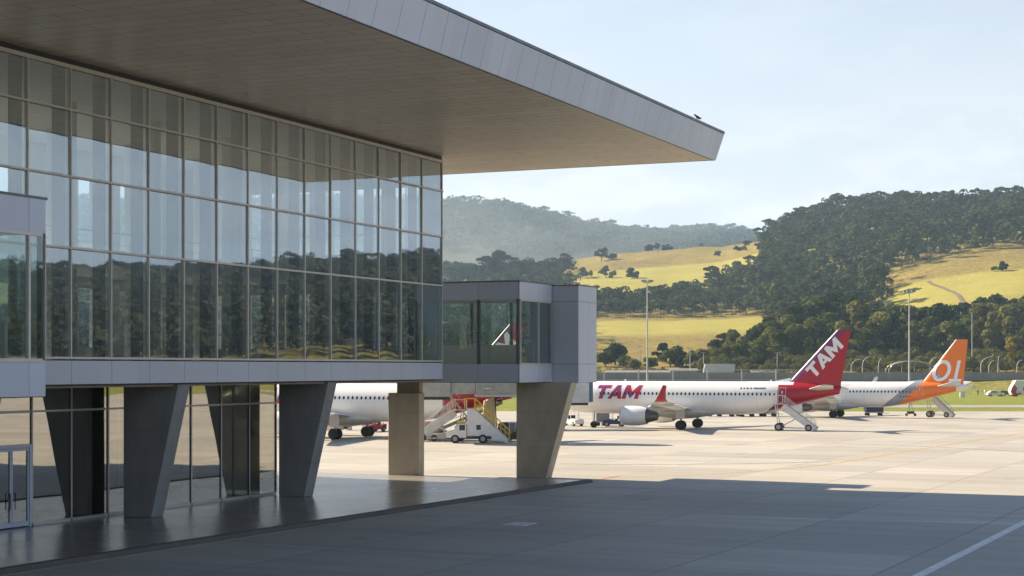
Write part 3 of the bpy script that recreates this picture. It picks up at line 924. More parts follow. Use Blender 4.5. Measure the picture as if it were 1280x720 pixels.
# ================================================================== AIRCRAFT  (local: x aft from the nose, -y is the near/left side, z up)
class Fus:
    def __init__(s, secs):
        s.a = np.array(secs, float)      # x, zc, ry, rz
    def at(s, x):
        a = s.a
        return [np.interp(x, a[:, 0], a[:, k]) for k in (1, 2, 3)]
    def side(s, x, z, off=0.0, sgn=-1):
        zc, ry, rz = s.at(x)
        c = max(-0.999, min(0.999, (z - zc) / rz))
        return (x, sgn * ((ry + off) * math.sqrt(1 - c * c)), zc + (rz + off) * c)
    def mesh(s, name, mat, parent, n=40):
        a = s.a
        xs = []
        for i in range(len(a) - 1):
            k = max(1, int((a[i + 1, 0] - a[i, 0]) / 0.7))
            xs += list(np.linspace(a[i, 0], a[i + 1, 0], k, endpoint=False))
        xs.append(a[-1, 0])
        rings = []
        for x in xs:
            zc, ry, rz = s.at(x)
            rings.append([(x, ry * math.sin(2 * math.pi * k / n), zc + rz * math.cos(2 * math.pi * k / n)) for k in range(n)])
        return MB().loft(rings).build(name, mat, parent, smooth=True)

def smooth_secs(secs):
    """resample with a monotone-ish cubic so the hull has no kinks"""
    a = np.array(secs, float); x = a[:, 0]
    xs = np.unique(np.concatenate([np.linspace(x[0], x[3], 14), np.arange(x[3], x[-1], .5), x]))
    out = [xs]
    for k in (1, 2, 3):
        y = a[:, k]; d = np.diff(y) / np.diff(x); m = np.zeros(len(x)); m[0] = d[0]; m[-1] = d[-1]
        for i in range(1, len(x) - 1):
            m[i] = 0 if d[i - 1] * d[i] <= 0 else 2 * d[i - 1] * d[i] / (d[i - 1] + d[i])
        i = np.clip(np.searchsorted(x, xs, 'right') - 1, 0, len(x) - 2)
        h = x[i + 1] - x[i]; t = (xs - x[i]) / h
        out.append((2*t**3-3*t**2+1)*y[i] + (t**3-2*t**2+t)*h*m[i] + (-2*t**3+3*t**2)*y[i+1] + (t**3-t**2)*h*m[i+1])
    return np.stack(out, 1)

def quad_grid(q, nx, ny):
    (a, b, c, d) = [Vector((p[0], p[1], 0)) for p in q]
    pts = [[(a.lerp(b, i / nx)).lerp(d.lerp(c, i / nx), j / ny) for i in range(nx + 1)] for j in range(ny + 1)]
    return pts

LET = {
    'T': [[(0, .76), (1, .76), (1, 1), (0, 1)], [(.35, 0), (.65, 0), (.65, .758), (.35, .758)]],
    'A': [[(0, 0), (.27, 0), (.5, .62), (.223, .62)], [(.223, .621), (.5, .621), (.5, 1), (.36, 1)],
          [(.73, 0), (1, 0), (.777, .62), (.5, .62)], [(.501, .621), (.777, .621), (.64, 1), (.501, 1)],
          [(.35, .18), (.65, .18), (.588, .38), (.412, .38)]],
    'M': [[(0, 0), (.24, 0), (.24, 1), (0, 1)], [(.241, .5), (.5, .02), (.5, .52), (.241, 1)],
          [(.5, .02), (.759, .5), (.759, 1), (.5, .52)], [(.76, 0), (1, 0), (1, 1), (.76, 1)]],
}
def letters(word, widths, gap, height, shear, mapf, ny=8, nx=3):
    mb = MB(); x = 0
    for ch, w in zip(word, widths):
        for q in LET[ch]:
            g = quad_grid(q, nx, ny)
            vs = []
            for row in g:
                for p in row: vs.append(mapf(x + p.x * w + p.y * shear * height, p.y * height))
            fs = [(j * (nx + 1) + i, j * (nx + 1) + i + 1, (j + 1) * (nx + 1) + i + 1, (j + 1) * (nx + 1) + i) for j in range(ny) for i in range(nx)]
            mb.add(vs, fs)
        x += w + gap
    return mb

def m_livery(name, kind, base=(0.78, 0.78, 0.775)):
    """hull paint: white with the coloured tail, split along slanted lines (object space)"""
    m, nt, out = nodes_of(name)
    c = coords(nt)
    sp = nt.nodes.new('ShaderNodeSeparateXYZ'); nt.links.new(c, sp.inputs[0])
    x, y, z = sp.outputs
    g = noise(nt, stretch(nt, c, (.3, 1, 1)), 0.8, 4, 0.6, 0.35, 0.7)
    white = mixc(nt, math_(nt, 'MULTIPLY', g, 0.25), base, [k * .8 for k in base])
    if kind == 'red':
        # red aft of a door-high step, with a purple sliver sweeping down and forward
        lim = math_(nt, 'MINIMUM', 29.25, math_(nt, 'MULTIPLY_ADD', math_(nt, 'SUBTRACT', z, 1.9), 1.35, 27.2))
        red = math_(nt, 'GREATER_THAN', x, lim)
        lim2 = math_(nt, 'MULTIPLY_ADD', math_(nt, 'SUBTRACT', z, 1.9), 1.0, 27.9)
        pur = math_(nt, 'MULTIPLY', math_(nt, 'LESS_THAN', x, lim2), math_(nt, 'LESS_THAN', z, 3.9))
        col = mixc(nt, red, white, mixc(nt, pur, (0.38, 0.010, 0.022), (0.10, 0.03, 0.11)))
        tip = math_(nt, 'GREATER_THAN', x, math_(nt, 'MULTIPLY_ADD', math_(nt, 'SUBTRACT', z, 3.4), .3, 36.2))
        col = mixc(nt, tip, col, white)
        up_ = math_(nt, 'MULTIPLY', math_(nt, 'GREATER_THAN', z, 5.55), math_(nt, 'LESS_THAN', x, 31.0))
        col = mixc(nt, up_, col, white)
    else:
        l1 = math_(nt, 'MULTIPLY_ADD', math_(nt, 'SUBTRACT', z, 2.0), 1.27, 27.0)
        l2 = math_(nt, 'MULTIPLY_ADD', math_(nt, 'SUBTRACT', z, 2.0), 1.0, 29.2)
        col = mixc(nt, math_(nt, 'GREATER_THAN', x, l1), white, (0.24, 0.27, 0.31))
        col = mixc(nt, math_(nt, 'GREATER_THAN', x, l2), col, (0.78, 0.185, 0.018))
        col = mixc(nt, math_(nt, 'GREATER_THAN', x, 37.6), col, white)
    fr = math_(nt, 'FRACT', math_(nt, 'DIVIDE', x, 2.67))
    col = mixc(nt, math_(nt, 'MULTIPLY', math_(nt, 'LESS_THAN', fr, 0.018), 0.22), col, (0.1, 0.1, 0.1))
    frz = math_(nt, 'FRACT', math_(nt, 'DIVIDE', z, 1.31))
    col = mixc(nt, math_(nt, 'MULTIPLY', math_(nt, 'LESS_THAN', frz, 0.02), 0.15), col, (0.1, 0.1, 0.1))
    low = N(nt, 'ShaderNodeMapRange'); low.inputs[1].default_value = 3.0; low.inputs[2].default_value = 1.8; nt.links.new(z, low.inputs[0])
    grime = noise(nt, stretch(nt, c, (.25, 1, 1.2)), 1.4, 5, .65, .4, .7)
    col = mixc(nt, math_(nt, 'MULTIPLY', math_(nt, 'MULTIPLY', low.outputs[0], grime), .4), col, (0.30, 0.27, 0.23))
    pbr(nt, out, col, 0.3, 0, spec=0.55)
    return m

def m_fin(name, le0, le1, kind):
    m, nt, out = nodes_of(name)
    c = coords(nt)
    sp = nt.nodes.new('ShaderNodeSeparateXYZ'); nt.links.new(c, sp.inputs[0])
    x, y, z = sp.outputs
    # distance aft of the leading edge
    k = (le1[0] - le0[0]) / (le1[1] - le0[1])
    d = math_(nt, 'SUBTRACT', x, math_(nt, 'MULTIPLY_ADD', math_(nt, 'SUBTRACT', z, le0[1]), k, le0[0]))
    if kind == 'red':
        col = mixc(nt, math_(nt, 'GREATER_THAN', d, 0.13), (0.75, 0.75, 0.75), (0.13, 0.03, 0.14))
        rmp = N(nt, 'ShaderNodeMapRange'); rmp.inputs[1].default_value = .35; rmp.inputs[2].default_value = 1.5
        nt.links.new(d, rmp.inputs[0])
        col2 = mixc(nt, rmp.outputs[0], (0.13, 0.03, 0.14), (0.38, 0.010, 0.022))
        col = mixc(nt, math_(nt, 'GREATER_THAN', d, 0.34), col, col2)
    else:
        col = mixc(nt, math_(nt, 'GREATER_THAN', d, 0.16), (0.75, 0.75, 0.75), (0.78, 0.185, 0.018))
    pbr(nt, out, col, 0.3, 0, spec=0.55)
    return m

AF = [(0, 0), (.03, .035), (.12, .062), (.3, .075), (.55, .06), (.8, .028), (1, .003)]
def section(xl, chord, y, z, tk=1.0, twist=0.0, vertical=False):
    up_ = [(xl + chord * a, chord * b * tk) for a, b in AF]
    lo_ = [(xl + chord * a, -chord * b * tk * .7) for a, b in reversed(AF[1:-1])]
    pts = up_ + [(xl + chord, -0.003 * chord)] + lo_
    if vertical: return [(px, pt, z) for px, pt in pts]
    return [(px, y, z + pt - (px - xl) * twist) for px, pt in pts]

def airliner(kind):
    tam = kind == 'red'
    root = empty('airliner')
    if tam:
        L = 37.57
        secs = [(0, 3.2, .02, .02), (.25, 3.24, .45, .45), (.9, 3.36, .92, .88), (1.8, 3.52, 1.32, 1.30), (3, 3.70, 1.66, 1.68), (4.6, 3.84, 1.90, 1.95), (6.2, 3.88, 1.975, 2.06),
                (24.0, 3.88, 1.975, 2.06), (27, 4.02, 1.88, 1.92), (30, 4.32, 1.58, 1.60), (33, 4.66, 1.12, 1.12), (35.5, 4.86, .68, .66), (37.2, 4.94, .32, .32), (37.57, 4.95, .16, .16)]
        wz, wy = 2.55, 1.80
        W = [(11.6, 6.6, 1.2, wz - .1, 1.1), (12.6, 5.9, wy, wz, 1.1), (14.6, 4.1, 6.4, wz + .42, 1.0), (18.1, 1.65, 16.2, wz + 1.2, .9)]
        gear_x, gear_y, nose_x = 17.7, 3.79, 5.07
        eng = (10.7, 5.75, 1.72, 1.16, 4.6)
        fin = ((30.2, 5.75), (36.2, 12.2), 6.45, 1.65)
        tp = (32.6, 3.2, 4.95, 6.2, 35.4, 1.55, 5.55)
        wr, win0, win1, winz = .58, 6.6, 30.4, 4.40
    else:
        L = 39.5
        secs = [(0, 3.0, .02, .02), (.25, 3.02, .42, .42), (.9, 3.12, .88, .84), (1.8, 3.28, 1.28, 1.26), (3, 3.42, 1.6, 1.66), (4.6, 3.52, 1.82, 1.90), (6.2, 3.55, 1.88, 1.96),
                (26.0, 3.55, 1.88, 1.96), (29, 3.72, 1.80, 1.80), (32, 4.06, 1.50, 1.46), (35, 4.42, 1.02, 1.02), (37.6, 4.66, .56, .60), (39.1, 4.74, .30, .34), (39.5, 4.75, .16, .2)]
        wz, wy = 2.25, 1.7
        W = [(12.4, 7.4, 1.2, wz - .1, 1.1), (13.6, 6.5, wy, wz, 1.1), (16.6, 4.2, 6.0, wz + .45, 1.0), (20.6, 1.6, 16.6, wz + 1.5, .9)]
        gear_x, gear_y, nose_x = 19.6, 2.86, 4.0
        eng = (12.4, 4.83, 1.62, 1.0, 4.2)
        fin = ((32.4, 5.2), (37.5, 11.9), 6.2, 1.75)
        tp = (34.6, 3.4, 4.75, 7.0, 37.6, 1.5, 5.5)
        wr, win0, win1, winz = .56, 6.6, 31.4, 4.02
    fus = Fus(smooth_secs(secs))
    hull = fus.mesh('fuselage', m_livery('hull_paint_' + kind, kind), root)
    # wing-body fairing
    fx0, fx1 = (10.6, 22.3) if tam else (11.6, 24.2)
    rings = []
    for i in range(15):
        t = i / 14; x = fx0 + (fx1 - fx0) * t
        w = math.sin(math.pi * t) ** .55 if 0 < t < 1 else 0.02
        rings.append([(x, (1.15 + 1.05 * w) * w * math.sin(2 * math.pi * k / 24), (wz - .25) + (.35 + .62 * w) * w * math.cos(2 * math.pi * k / 24) - .1) for k in range(24)])
    MB().loft(rings).build('belly_fairing', M['acgrey_light'], root, smooth=True)
    # wings
    for sg in (-1, 1):
        mb = MB().loft([section(xl, c, sg * y, z, tk, .02) for xl, c, y, z, tk in W])
        w = mb.build('wing', M['acgrey_light'], root, smooth=True)
        xl, c, y, z, tk = W[-1]
        if tam:
            mb = MB().loft([section(xl + .02, c - .04, sg * y, z, .9, .02), section(xl + .35, 1.2, sg * (y + .45), z + .22, .7), section(xl + .75, .85, sg * (y + .72), z + .8, .6), section(xl + 1.3, .42, sg * (y + .9), z + 1.85, .5)])
            wl = mb.build('winglet', M['acred'], w, smooth=True)
            mb = MB()
            for dx in (0, .22):
                o_ = .1
                mb.add([(xl + 1.02 + dx, sg * (y + .62 - o_), z + .75), (xl + 1.2 + dx, sg * (y + .62 - o_), z + .75), (xl + 1.62 + dx * .6, sg * (y + .84 - o_), z + 1.75), (xl + 1.46 + dx * .6, sg * (y + .84 - o_), z + 1.75)], [(0, 1, 2, 3)])
            mb.build('emblem', M['acwhite'], wl, fixn=False)
        else:
            mb = MB().loft([section(xl + .02, c - .04, sg * y, z, .9, .02), section(xl + .4, 1.2, sg * (y + .4), z + .3, .7), section(xl + 1.0, .9, sg * (y + .62), z + 1.0, .6), section(xl + 1.9, .5, sg * (y + .85), z + 2.4, .5)])
            mb.build('winglet', M['acwhite'], w, smooth=True)
        # flap track fairings
        for yy in (7.6, 10.6, 13.4):
            f = (yy - 6.4) / 10.0
            xx = W[2][0] + (W[3][0] - W[2][0]) * f + W[2][1] * (1 - f) * .55 + .3; zz = W[2][3] + (W[3][3] - W[2][3]) * f - .3
            MB().tube([(xx, sg * yy, zz), (xx + .8, sg * yy, zz - .1), (xx + 1.9, sg * yy, zz - .05), (xx + 2.6, sg * yy, zz + .12)], [.06, .2, .17, .03], 8).build('flap_fairing', M['acgrey_light'], w, smooth=True)
        # engine
        ex, ey, ez, er, el = eng
        pf = [(0, .80), (.12, .93), (.5, 1.03), (1.3, 1.07), (2.3, 1.03), (3.0, .93), (3.3, .86)]
        prof = [(ex + a * el / 4.6, b * er) for a, b in pf]
        n = 28
        rings = [[(x, sg * ey + r * math.sin(2 * math.pi * k / n), ez + r * math.cos(2 * math.pi * k / n)) for k in range(n)] for x, r in prof]
        en = MB().loft(rings, False).build('engine', M['acwhite'], root, smooth=True)
        lip = [(ex + .12 * el / 4.6, .925 * er), (ex - .02, .86 * er), (ex + .02, .79 * er), (ex + .35, .74 * er), (ex + 1.0, .74 * er)]
        rings = [[(x, sg * ey + r * math.sin(2 * math.pi * k / n), ez + r * math.cos(2 * math.pi * k / n)) for k in range(n)] for x, r in lip]
        MB().loft(rings, False).build('intake', M['steel'], en, smooth=True)
        mb = MB().tube([(ex + 1.0, sg * ey, ez), (ex + 1.02, sg * ey, ez)], .75 * er, n)
        mb.tube([(ex + .45, sg * ey, ez), (ex + .98, sg * ey, ez)], [.03, .3 * er], 14); mb.build('fan', M['dark'], en)
        cx_ = ex + 3.3 * el / 4.6
        pr = [(cx_ - .25, .80 * er), (cx_ + .05, .74 * er), (cx_ + .7, .60 * er), (cx_ + 1.3, .46 * er), (cx_ + 1.32, .36 * er)]
        rings = [[(x, sg * ey + r * math.sin(2 * math.pi * k / n), ez + r * math.cos(2 * math.pi * k / n)) for k in range(n)] for x, r in pr]
        MB().loft(rings, True).build('exhaust', M['exhaust'], en, smooth=True)
        wz_e = np.interp(ey, [W[1][2], W[2][2]], [W[1][3], W[2][3]]); wxl = np.interp(ey, [W[1][2], W[2][2]], [W[1][0], W[2][0]])
        mb = MB().hexa([(ex + 1.0, sg * ey - .18, ez + er * .95), (cx_ + 1.3, sg * ey - .16, ez + .3 * er), (cx_ + 1.3, sg * ey + .16, ez + .3 * er), (ex + 1.0, sg * ey + .18, ez + er * .95),
                        (ex + 2.0, sg * ey - .14, wz_e - .1), (cx_ + 2.6, sg * ey - .14, wz_e - .1), (cx_ + 2.6, sg * ey + .14, wz_e - .1), (ex + 2.0, sg * ey + .14, wz_e - .1)])
        mb.build('pylon', M['acgrey_light'], en)
        # tailplane
        tx, tc, tz, ty, tx2, tc2, tz2 = tp
        MB().loft([section(tx, tc, sg * .25, tz, 1), section(tx2, tc2, sg * ty, tz2, .9)]).build('tailplane', M['acgrey_light'], root, smooth=True)
    # fin
    (fx, fz), (gx, gz), fc, gc = fin
    mb = MB().loft([section(fx - .6, fc + .6, 0, fz - .8, .82, vertical=True), section(fx, fc, 0, fz, .85, vertical=True), section(gx, gc, 0, gz, .75, vertical=True)])
    fmat = m_fin('fin_paint_' + kind, (fx, fz), (gx, gz), kind)
    fo = mb.build('fin', fmat, root, smooth=True)
    # dorsal fillet
    dz = fz - .1
    d0 = 27.6 if tam else 28.0
    MB().loft([[(d0, -.02, dz + (.12 if tam else .1)), (d0, .02, dz + .12), (d0, .0, dz + .16)], [(fx + .2, -.2, dz - .1), (fx + .2, .2, dz - .1), (fx + .3, 0, dz + .75)]]).build('dorsal_fillet', M['acwhite'], fo, smooth=True)
    def finy(x, z):
        t = (z - fz) / (gz - fz); xl = fx + (gx - fx) * t; ch = fc + (gc - fc) * t; u = min(1, max(0, (x - xl) / ch))
        th = np.interp(u, [a for a, b in AF], [b for a, b in AF])
        return -(th * ch * (.85 + (.75 - .85) * t)) * 1.0 - .035
    if tam:
        o0 = (33.42, 6.18); e1 = (.668, .744); e2 = (-.744, .668)
        mp = lambda a, b: (lambda X, Z: (X, finy(X, Z), Z))(o0[0] + a * e1[0] + b * e2[0], o0[1] + a * e1[1] + b * e2[1])
        letters('TAM', (1.55, 1.75, 2.0), .05, 1.62, 0.12, mp).build('lettering', M['acwhite'], fo, fixn=False)
        # title on the forward hull
        mp = lambda a, b: fus.side(5.75 + a, 3.72 + b, .012)
        letters('TAM', (1.75, 1.85, 2.15), .04, 1.72, .30, mp, 12).build('lettering', M['title'], hull, fixn=False)
        # small line of lettering above the windows near the tail
        mb = MB(); x = 24.6; random.seed(5)
        while x < 27.9:
            wdt = random.uniform(.12, .26)
            a = [fus.side(x, 5.02, .01), fus.side(x + wdt, 5.02, .01), fus.side(x + wdt + .04, 5.2, .01), fus.side(x + .04, 5.2, .01)]
            mb.add(a, [(0, 1, 2, 3)]); x += wdt + random.choice([.07, .07, .2])
        mb.build('small_lettering', M['inkdark'], hull, fixn=False)
    else:
        # round logo: slanted ring followed by a slanted stroke
        mb = MB(); cx_, cz_, rx, rz_, th = 35.45, 7.2, 1.36, 1.62, .52
        sh = .22
        n = 36; vs = []; fs = []
        for k in range(n):
            a = 2 * math.pi * k / n
            for q in (0, 1):
                fx_, fz_ = (rx - th * q) * math.cos(a), (rz_ - th * q) * math.sin(a)
                X = cx_ + fx_ + sh * fz_; Z = cz_ + fz_
                vs.append((X, finy(X, Z), Z))
            k2 = (k + 1) % n
            fs.append((2 * k, 2 * k + 1, 2 * k2 + 1, 2 * k2))
        mb.add(vs, fs)
        def strip(q):
            g = quad_grid(q, 2, 6)
            v_ = [(p.x, finy(p.x, p.y), p.y) for r_ in g for p in r_]
            mb.add(v_, [(j * 3 + i, j * 3 + i + 1, (j + 1) * 3 + i + 1, (j + 1) * 3 + i) for j in range(6) for i in range(2)])
        strip([(37.22, 6.0), (37.7, 6.0), (38.28, 8.75), (37.8, 8.75)])
        strip([(36.5, 5.5), (38.3, 5.55), (38.35, 5.98), (36.55, 5.98)])
        mb.build('logo', M['acwhite'], fo, fixn=False)
        mb = MB(); strip([(34.75, 6.0), (35.1, 6.0), (35.2, 6.75), (34.9, 6.75)]); mb.build('emblem', M['sky_blue'], fo, fixn=False)
        mb = MB(); x = 29.4; random.seed(9)
        while x < 31.0:
            a = [fus.side(x, 3.2, .01), fus.side(x + .16, 3.2, .01), fus.side(x + .2, 3.34, .01), fus.side(x + .04, 3.34, .01)]
            mb.add(a, [(0, 1, 2, 3)]); x += .24
        mb.build('small_lettering', M['inkdark'], hull, fixn=False)
    # cabin windows
    me = None; x = win0
    while x < win1:
        zc, ry, rz = fus.at(x)
        if tam and 5.7 < x < 12.0: pass
        if me is None:
            mb = MB(); q = [(math.cos(a) , math.sin(a)) for a in [2 * math.pi * k / 10 for k in range(10)]]
            p0 = fus.side(12, winz, .008)
            dz_ = .19; vs = [tuple(np.array(fus.side(12 + .125 * c_, winz + dz_ * s_, .016)) - np.array(fus.side(12, winz, .0))) for c_, s_ in q]
            mb.add(vs, [tuple(range(10))])
            o = mb.build('cabin_window', M['winglass'], hull, fixn=False); me = o.data
            o.location = fus.side(x, winz, 0)
        else:
            link_mesh('cabin_window', me, hull, fus.side(x, winz, 0))
        x += .53
    # doors (outlined)
    def door(x, w, z0, z1, mat, name='door'):
        mb = MB(); t = .05
        def st(xa, xb, za, zb):
            n = 6; vs = []
            for j in range(n + 1):
                z = za + (zb - za) * j / n
                vs += [fus.side(xa, z, .014), fus.side(xb, z, .014)]
            mb.add(vs, [(2 * j, 2 * j + 1, 2 * j + 3, 2 * j + 2) for j in range(n)])
        st(x, x + t, z0, z1); st(x + w - t, x + w, z0, z1); st(x + t, x + w - t, z0, z0 + t); st(x + t, x + w - t, z1 - t, z1)
        st(x + w * .38, x + w * .62, z0 + (z1 - z0) * .62, z0 + (z1 - z0) * .8)
        mb.build(name, mat, hull, fixn=False)
    if tam:
        door(29.35, .9, 3.35, 5.2, M['acgrey_light']); door(4.6, .85, 3.3, 5.25, M['acgrey'])
    else:
        door(31.9, .95, 3.1, 5.0, M['acgrey_light']); door(4.4, .9, 2.9, 4.8, M['acgrey'])
    # cockpit glass
    mb = MB()
    for x0, x1, z0, z1 in ((1.15, 1.75, 3.85, 4.3), (1.85, 2.45, 3.95, 4.5)):
        for sg in (-1, 1):
            mb.add([fus.side(x0, z0, .02, sg), fus.side(x1, z0 + .05, .02, sg), fus.side(x1, z1, .02, sg), fus.side(x0 + .15, z1 - .1, .02, sg)], [(0, 1, 2, 3)])
    mb.build('cockpit_window', M['winglass'], hull, fixn=False)
    # antennas
    MB().prism([(9.0, 0), (9.35, 0), (9.45, .32), (9.3, .32)], 'y', -.02, .02).build('antenna', M['acwhite'], root, loc=(0, 0, secs[6][1] + secs[6][3] - .04))
    # landing gear
    def wheel(x, y, r, w, parent):
        mb = MB(); rings = []
        for yy, rr_ in ((-w / 2, r * .62), (-w / 2, r * .86), (-w * .3, r), (w * .3, r), (w / 2, r * .86), (w / 2, r * .62)):
            rings.append([(x + rr_ * math.cos(2 * math.pi * k / 20), y + yy, r + rr_ * math.sin(2 * math.pi * k / 20)) for k in range(20)])
        wh = mb.loft(rings).build('wheel', M['rubber'], parent, smooth=True)
    def hubs(x, y, r, w, parent):
        pass
    for sg in (-1, 1):
        mb = MB().tube([(gear_x, sg * gear_y, wr), (gear_x, sg * gear_y, wz + .3)], [.13, .17], 10)
        mb.tube([(gear_x - .05, sg * gear_y, 1.1), (gear_x - .2, sg * (gear_y - 1.6), wz)], .07, 8)
        mb.tube([(gear_x, sg * (gear_y - .5), wr), (gear_x, sg * (gear_y + .5), wr)], .09, 8)
        g = mb.build('landing_gear', M['acgrey'], root, smooth=True)
        MB().box(gear_x - .55, gear_x + .55, sg * (gear_y + .22) - .02, sg * (gear_y + .22) + .02, 1.35, wz + .25).build('gear_door', M['acgrey_light'], g)
        for dy in (-.45, .45):
            wheel(gear_x, sg * gear_y + dy, wr, .40, g)
    mb = MB().tube([(nose_x, 0, .4), (nose_x + .1, 0, 2.4)], [.09, .12], 8)
    mb.tube([(nose_x, -.3, .4), (nose_x, .3, .4)], .07, 8)
    g = mb.build('landing_gear', M['acgrey'], root, smooth=True)
    for dy in (-.25, .25): wheel(nose_x, dy, .39, .24, g)
    return root

M['acgrey_light'] = plain('aircraft_pale_grey', (0.56, 0.56, 0.55), 0.35, 0.05, 0.05)
M['exhaust'] = plain('exhaust_metal', (0.16, 0.15, 0.145), 0.4, 0.7)
M['sky_blue'] = plain('sky_blue_paint', (0.30, 0.45, 0.70), 0.4)
def m_title():
    m, nt, out = nodes_of('title_paint')
    c = coords(nt); sp = nt.nodes.new('ShaderNodeSeparateXYZ'); nt.links.new(c, sp.inputs[0])
    a = noise(nt, stretch(nt, c, (.9, 1, .8)), 1.0, 1, .5, .42, .58)
    pbr(nt, out, mixc(nt, a, (0.45, 0.012, 0.03), (0.16, 0.04, 0.20)), .3)
    return m
M['title'] = m_title()

TH = R(22.0)
def place_plane(o, gear_x, wx, wy):
    o.rotation_euler = (0, 0, -TH)
    o.location = (wx - gear_x * math.cos(TH), wy + gear_x * math.sin(TH), 0)
p1 = airliner('red')
place_plane(p1, 17.7, 22.2, 208.0)
tag(p1, 'white airliner with red tail and title, in full view right of the walkway block', 'airplane', 'red tailed airliners')
p2 = copy_tree(p1)
place_plane(p2, 17.7, -17.4, 180.5)
tag(p2, 'white and red airliner partly hidden behind the terminal columns and the square pier', 'airplane', 'red tailed airliners')
p3 = airliner('orange')
place_plane(p3, 19.6, 50.2, 256.8)
tag(p3, 'white airliner with an orange tail and round white logo, parked farthest right', 'airplane')

# ================================================================== GROUND EQUIPMENT
def wheel_mb(x, y, r, w, n=18):
    mb = MB(); rings = []
    for yy, rr_ in ((-w / 2, r * .6), (-w / 2, r * .88), (-w * .3, r), (w * .3, r), (w / 2, r * .88), (w / 2, r * .6)):
        rings.append([(x + rr_ * math.cos(2 * math.pi * k / n), y + yy, r + rr_ * math.sin(2 * math.pi * k / n)) for k in range(n)])
    mb.loft(rings, True)
    return mb
def add_wheel(parent, x, y, r=.35, w=.22, hub=True):
    o = wheel_mb(x, y, r, w).build('wheel', M['rubber'], parent, smooth=True)
    if hub:
        MB().tube([(x, y - w / 2 - .012, r), (x, y + w / 2 + .012, r)], r * .55, 14).build('rim', M['hub'], o, smooth=True)
    return o

# jet bridge: rotunda, two telescoping tunnels, cab and wheeled support
def jet_bridge(label, a, b, za, zb, w, h, ribbed, cab_len, sup_at, group, cabmat):
    a = Vector((a[0], a[1], 0)); b = Vector((b[0], b[1], 0))
    d = (b - a); L = d.length; d.normalize()
    rz = math.atan2(d.y, d.x)
    root = empty('jet_bridge', a, rz); tag(root, label, 'jet bridge', group)
    def z(x): return za + (zb - za) * x / L
    def tun(x0, x1, ww, hh, name, mat, ribs):
        mb = MB().hexa([(x0, -ww / 2, z(x0)), (x1, -ww / 2, z(x1)), (x1, ww / 2, z(x1)), (x0, ww / 2, z(x0)),
                        (x0, -ww / 2, z(x0) + hh), (x1, -ww / 2, z(x1) + hh), (x1, ww / 2, z(x1) + hh), (x0, ww / 2, z(x0) + hh)])
        o = mb.build(name, mat, root, bevel=.03)
        if ribs:
            rb = MB(); x = x0 + .3
            while x < x1 - .2:
                for s in (-1, 1):
                    rb.hexa([(x, s * (ww / 2 + .002), z(x) + .2), (x + .12, s * (ww / 2 + .002), z(x) + .2), (x + .12, s * (ww / 2 + .09), z(x) + .2), (x, s * (ww / 2 + .09), z(x) + .2),
                             (x, s * (ww / 2 + .002), z(x) + hh - .2), (x + .12, s * (ww / 2 + .002), z(x) + hh - .2), (x + .12, s * (ww / 2 + .09), z(x) + hh - .2), (x, s * (ww / 2 + .09), z(x) + hh - .2)])
                x += .55
            rb.build('ribs', mat, o)
            MB().hexa([(x0, -ww / 2 - .12, z(x0) - .28), (x1, -ww / 2 - .12, z(x1) - .28), (x1, ww / 2 + .12, z(x1) - .28), (x0, ww / 2 + .12, z(x0) - .28),
                       (x0, -ww / 2 - .12, z(x0) - .002), (x1, -ww / 2 - .12, z(x1) - .002), (x1, ww / 2 + .12, z(x1) - .002), (x0, ww / 2 + .12, z(x0) - .002)]).build('floor_beam', M['steel'], o)
    mb = MB().tube([(0, 0, za - .3), (0, 0, za + h + .35)], 2.0, 24); mb.build('rotunda', M['jwhite'], root, smooth=True)
    MB().tube([(0, 0, 0), (0, 0, za - .31)], .45, 16).build('rotunda_column', M['jwhite'], root, smooth=True)
    tun(1.7, L * .56, w, h, 'outer_tunnel', ribbed, True)
    tun(L * .56 + .002, L - cab_len, w - .5, h - .4, 'inner_tunnel', ribbed, False)
    # cab
    x0, x1 = L - cab_len + .002, L
    zc = z(L)
    c = MB().box(x0, x1, -w / 2 - .3, w / 2 + .3, zc - .25, zc + h - .1).build('cab', cabmat, root, bevel=.05)
    MB().box(x0 + .6, x0 + 1.2, -w / 2 - .33, -w / 2 - .302, zc + 1.1, zc + 2.1).build('cab_window', M['vglass'], c)
    MB().box(x1 + .002, x1 + .5, -w / 2 - .2, w / 2 + .2, zc - .15, zc + h - .25).build('canopy', M['blue'], c)
    MB().box(x0 + .1, x1 - .1, -w / 2 - .1, w / 2 + .1, zc - .55, zc - .252).build('cab_frame', M['dark'], c)
    # drive support
    xs = L * sup_at; zz = z(xs) - .3
    g = MB().box(xs - .25, xs + .25, -1.5, -1.1, .9, zz).box(xs - .25, xs + .25, 1.1, 1.5, .9, zz).box(xs - .35, xs + .35, -1.7, 1.7, .55, .89)
    g = g.build('drive_frame', M['jwhite'], root)
    for y in (-1.25, 1.25):
        for dx in (-.0,):
            add_wheel(g, xs + dx, y, .55, .4)
    st = MB()
    for i in range(12):   # service stairs beside the cab
        t = i / 11
        st.box(L - cab_len - 3.6 * t - .3, L - cab_len - 3.6 * t, -w / 2 - 1.3, -w / 2 - .4, zc - .1 - (zc - .3) * t - .05, zc - .1 - (zc - .3) * t)
    st.bar((L - cab_len, -w / 2 - 1.32, zc - .2), (L - cab_len - 3.8, -w / 2 - 1.32, .1), .06, .2); st.bar((L - cab_len, -w / 2 - .38, zc - .2), (L - cab_len - 3.8, -w / 2 - .38, .1), .06, .2)
    st.bar((L - cab_len, -w / 2 - 1.32, zc + .8), (L - cab_len - 3.8, -w / 2 - 1.32, 1.1), .05)
    st.build('service_stairs', M['steel'], root)
    return root
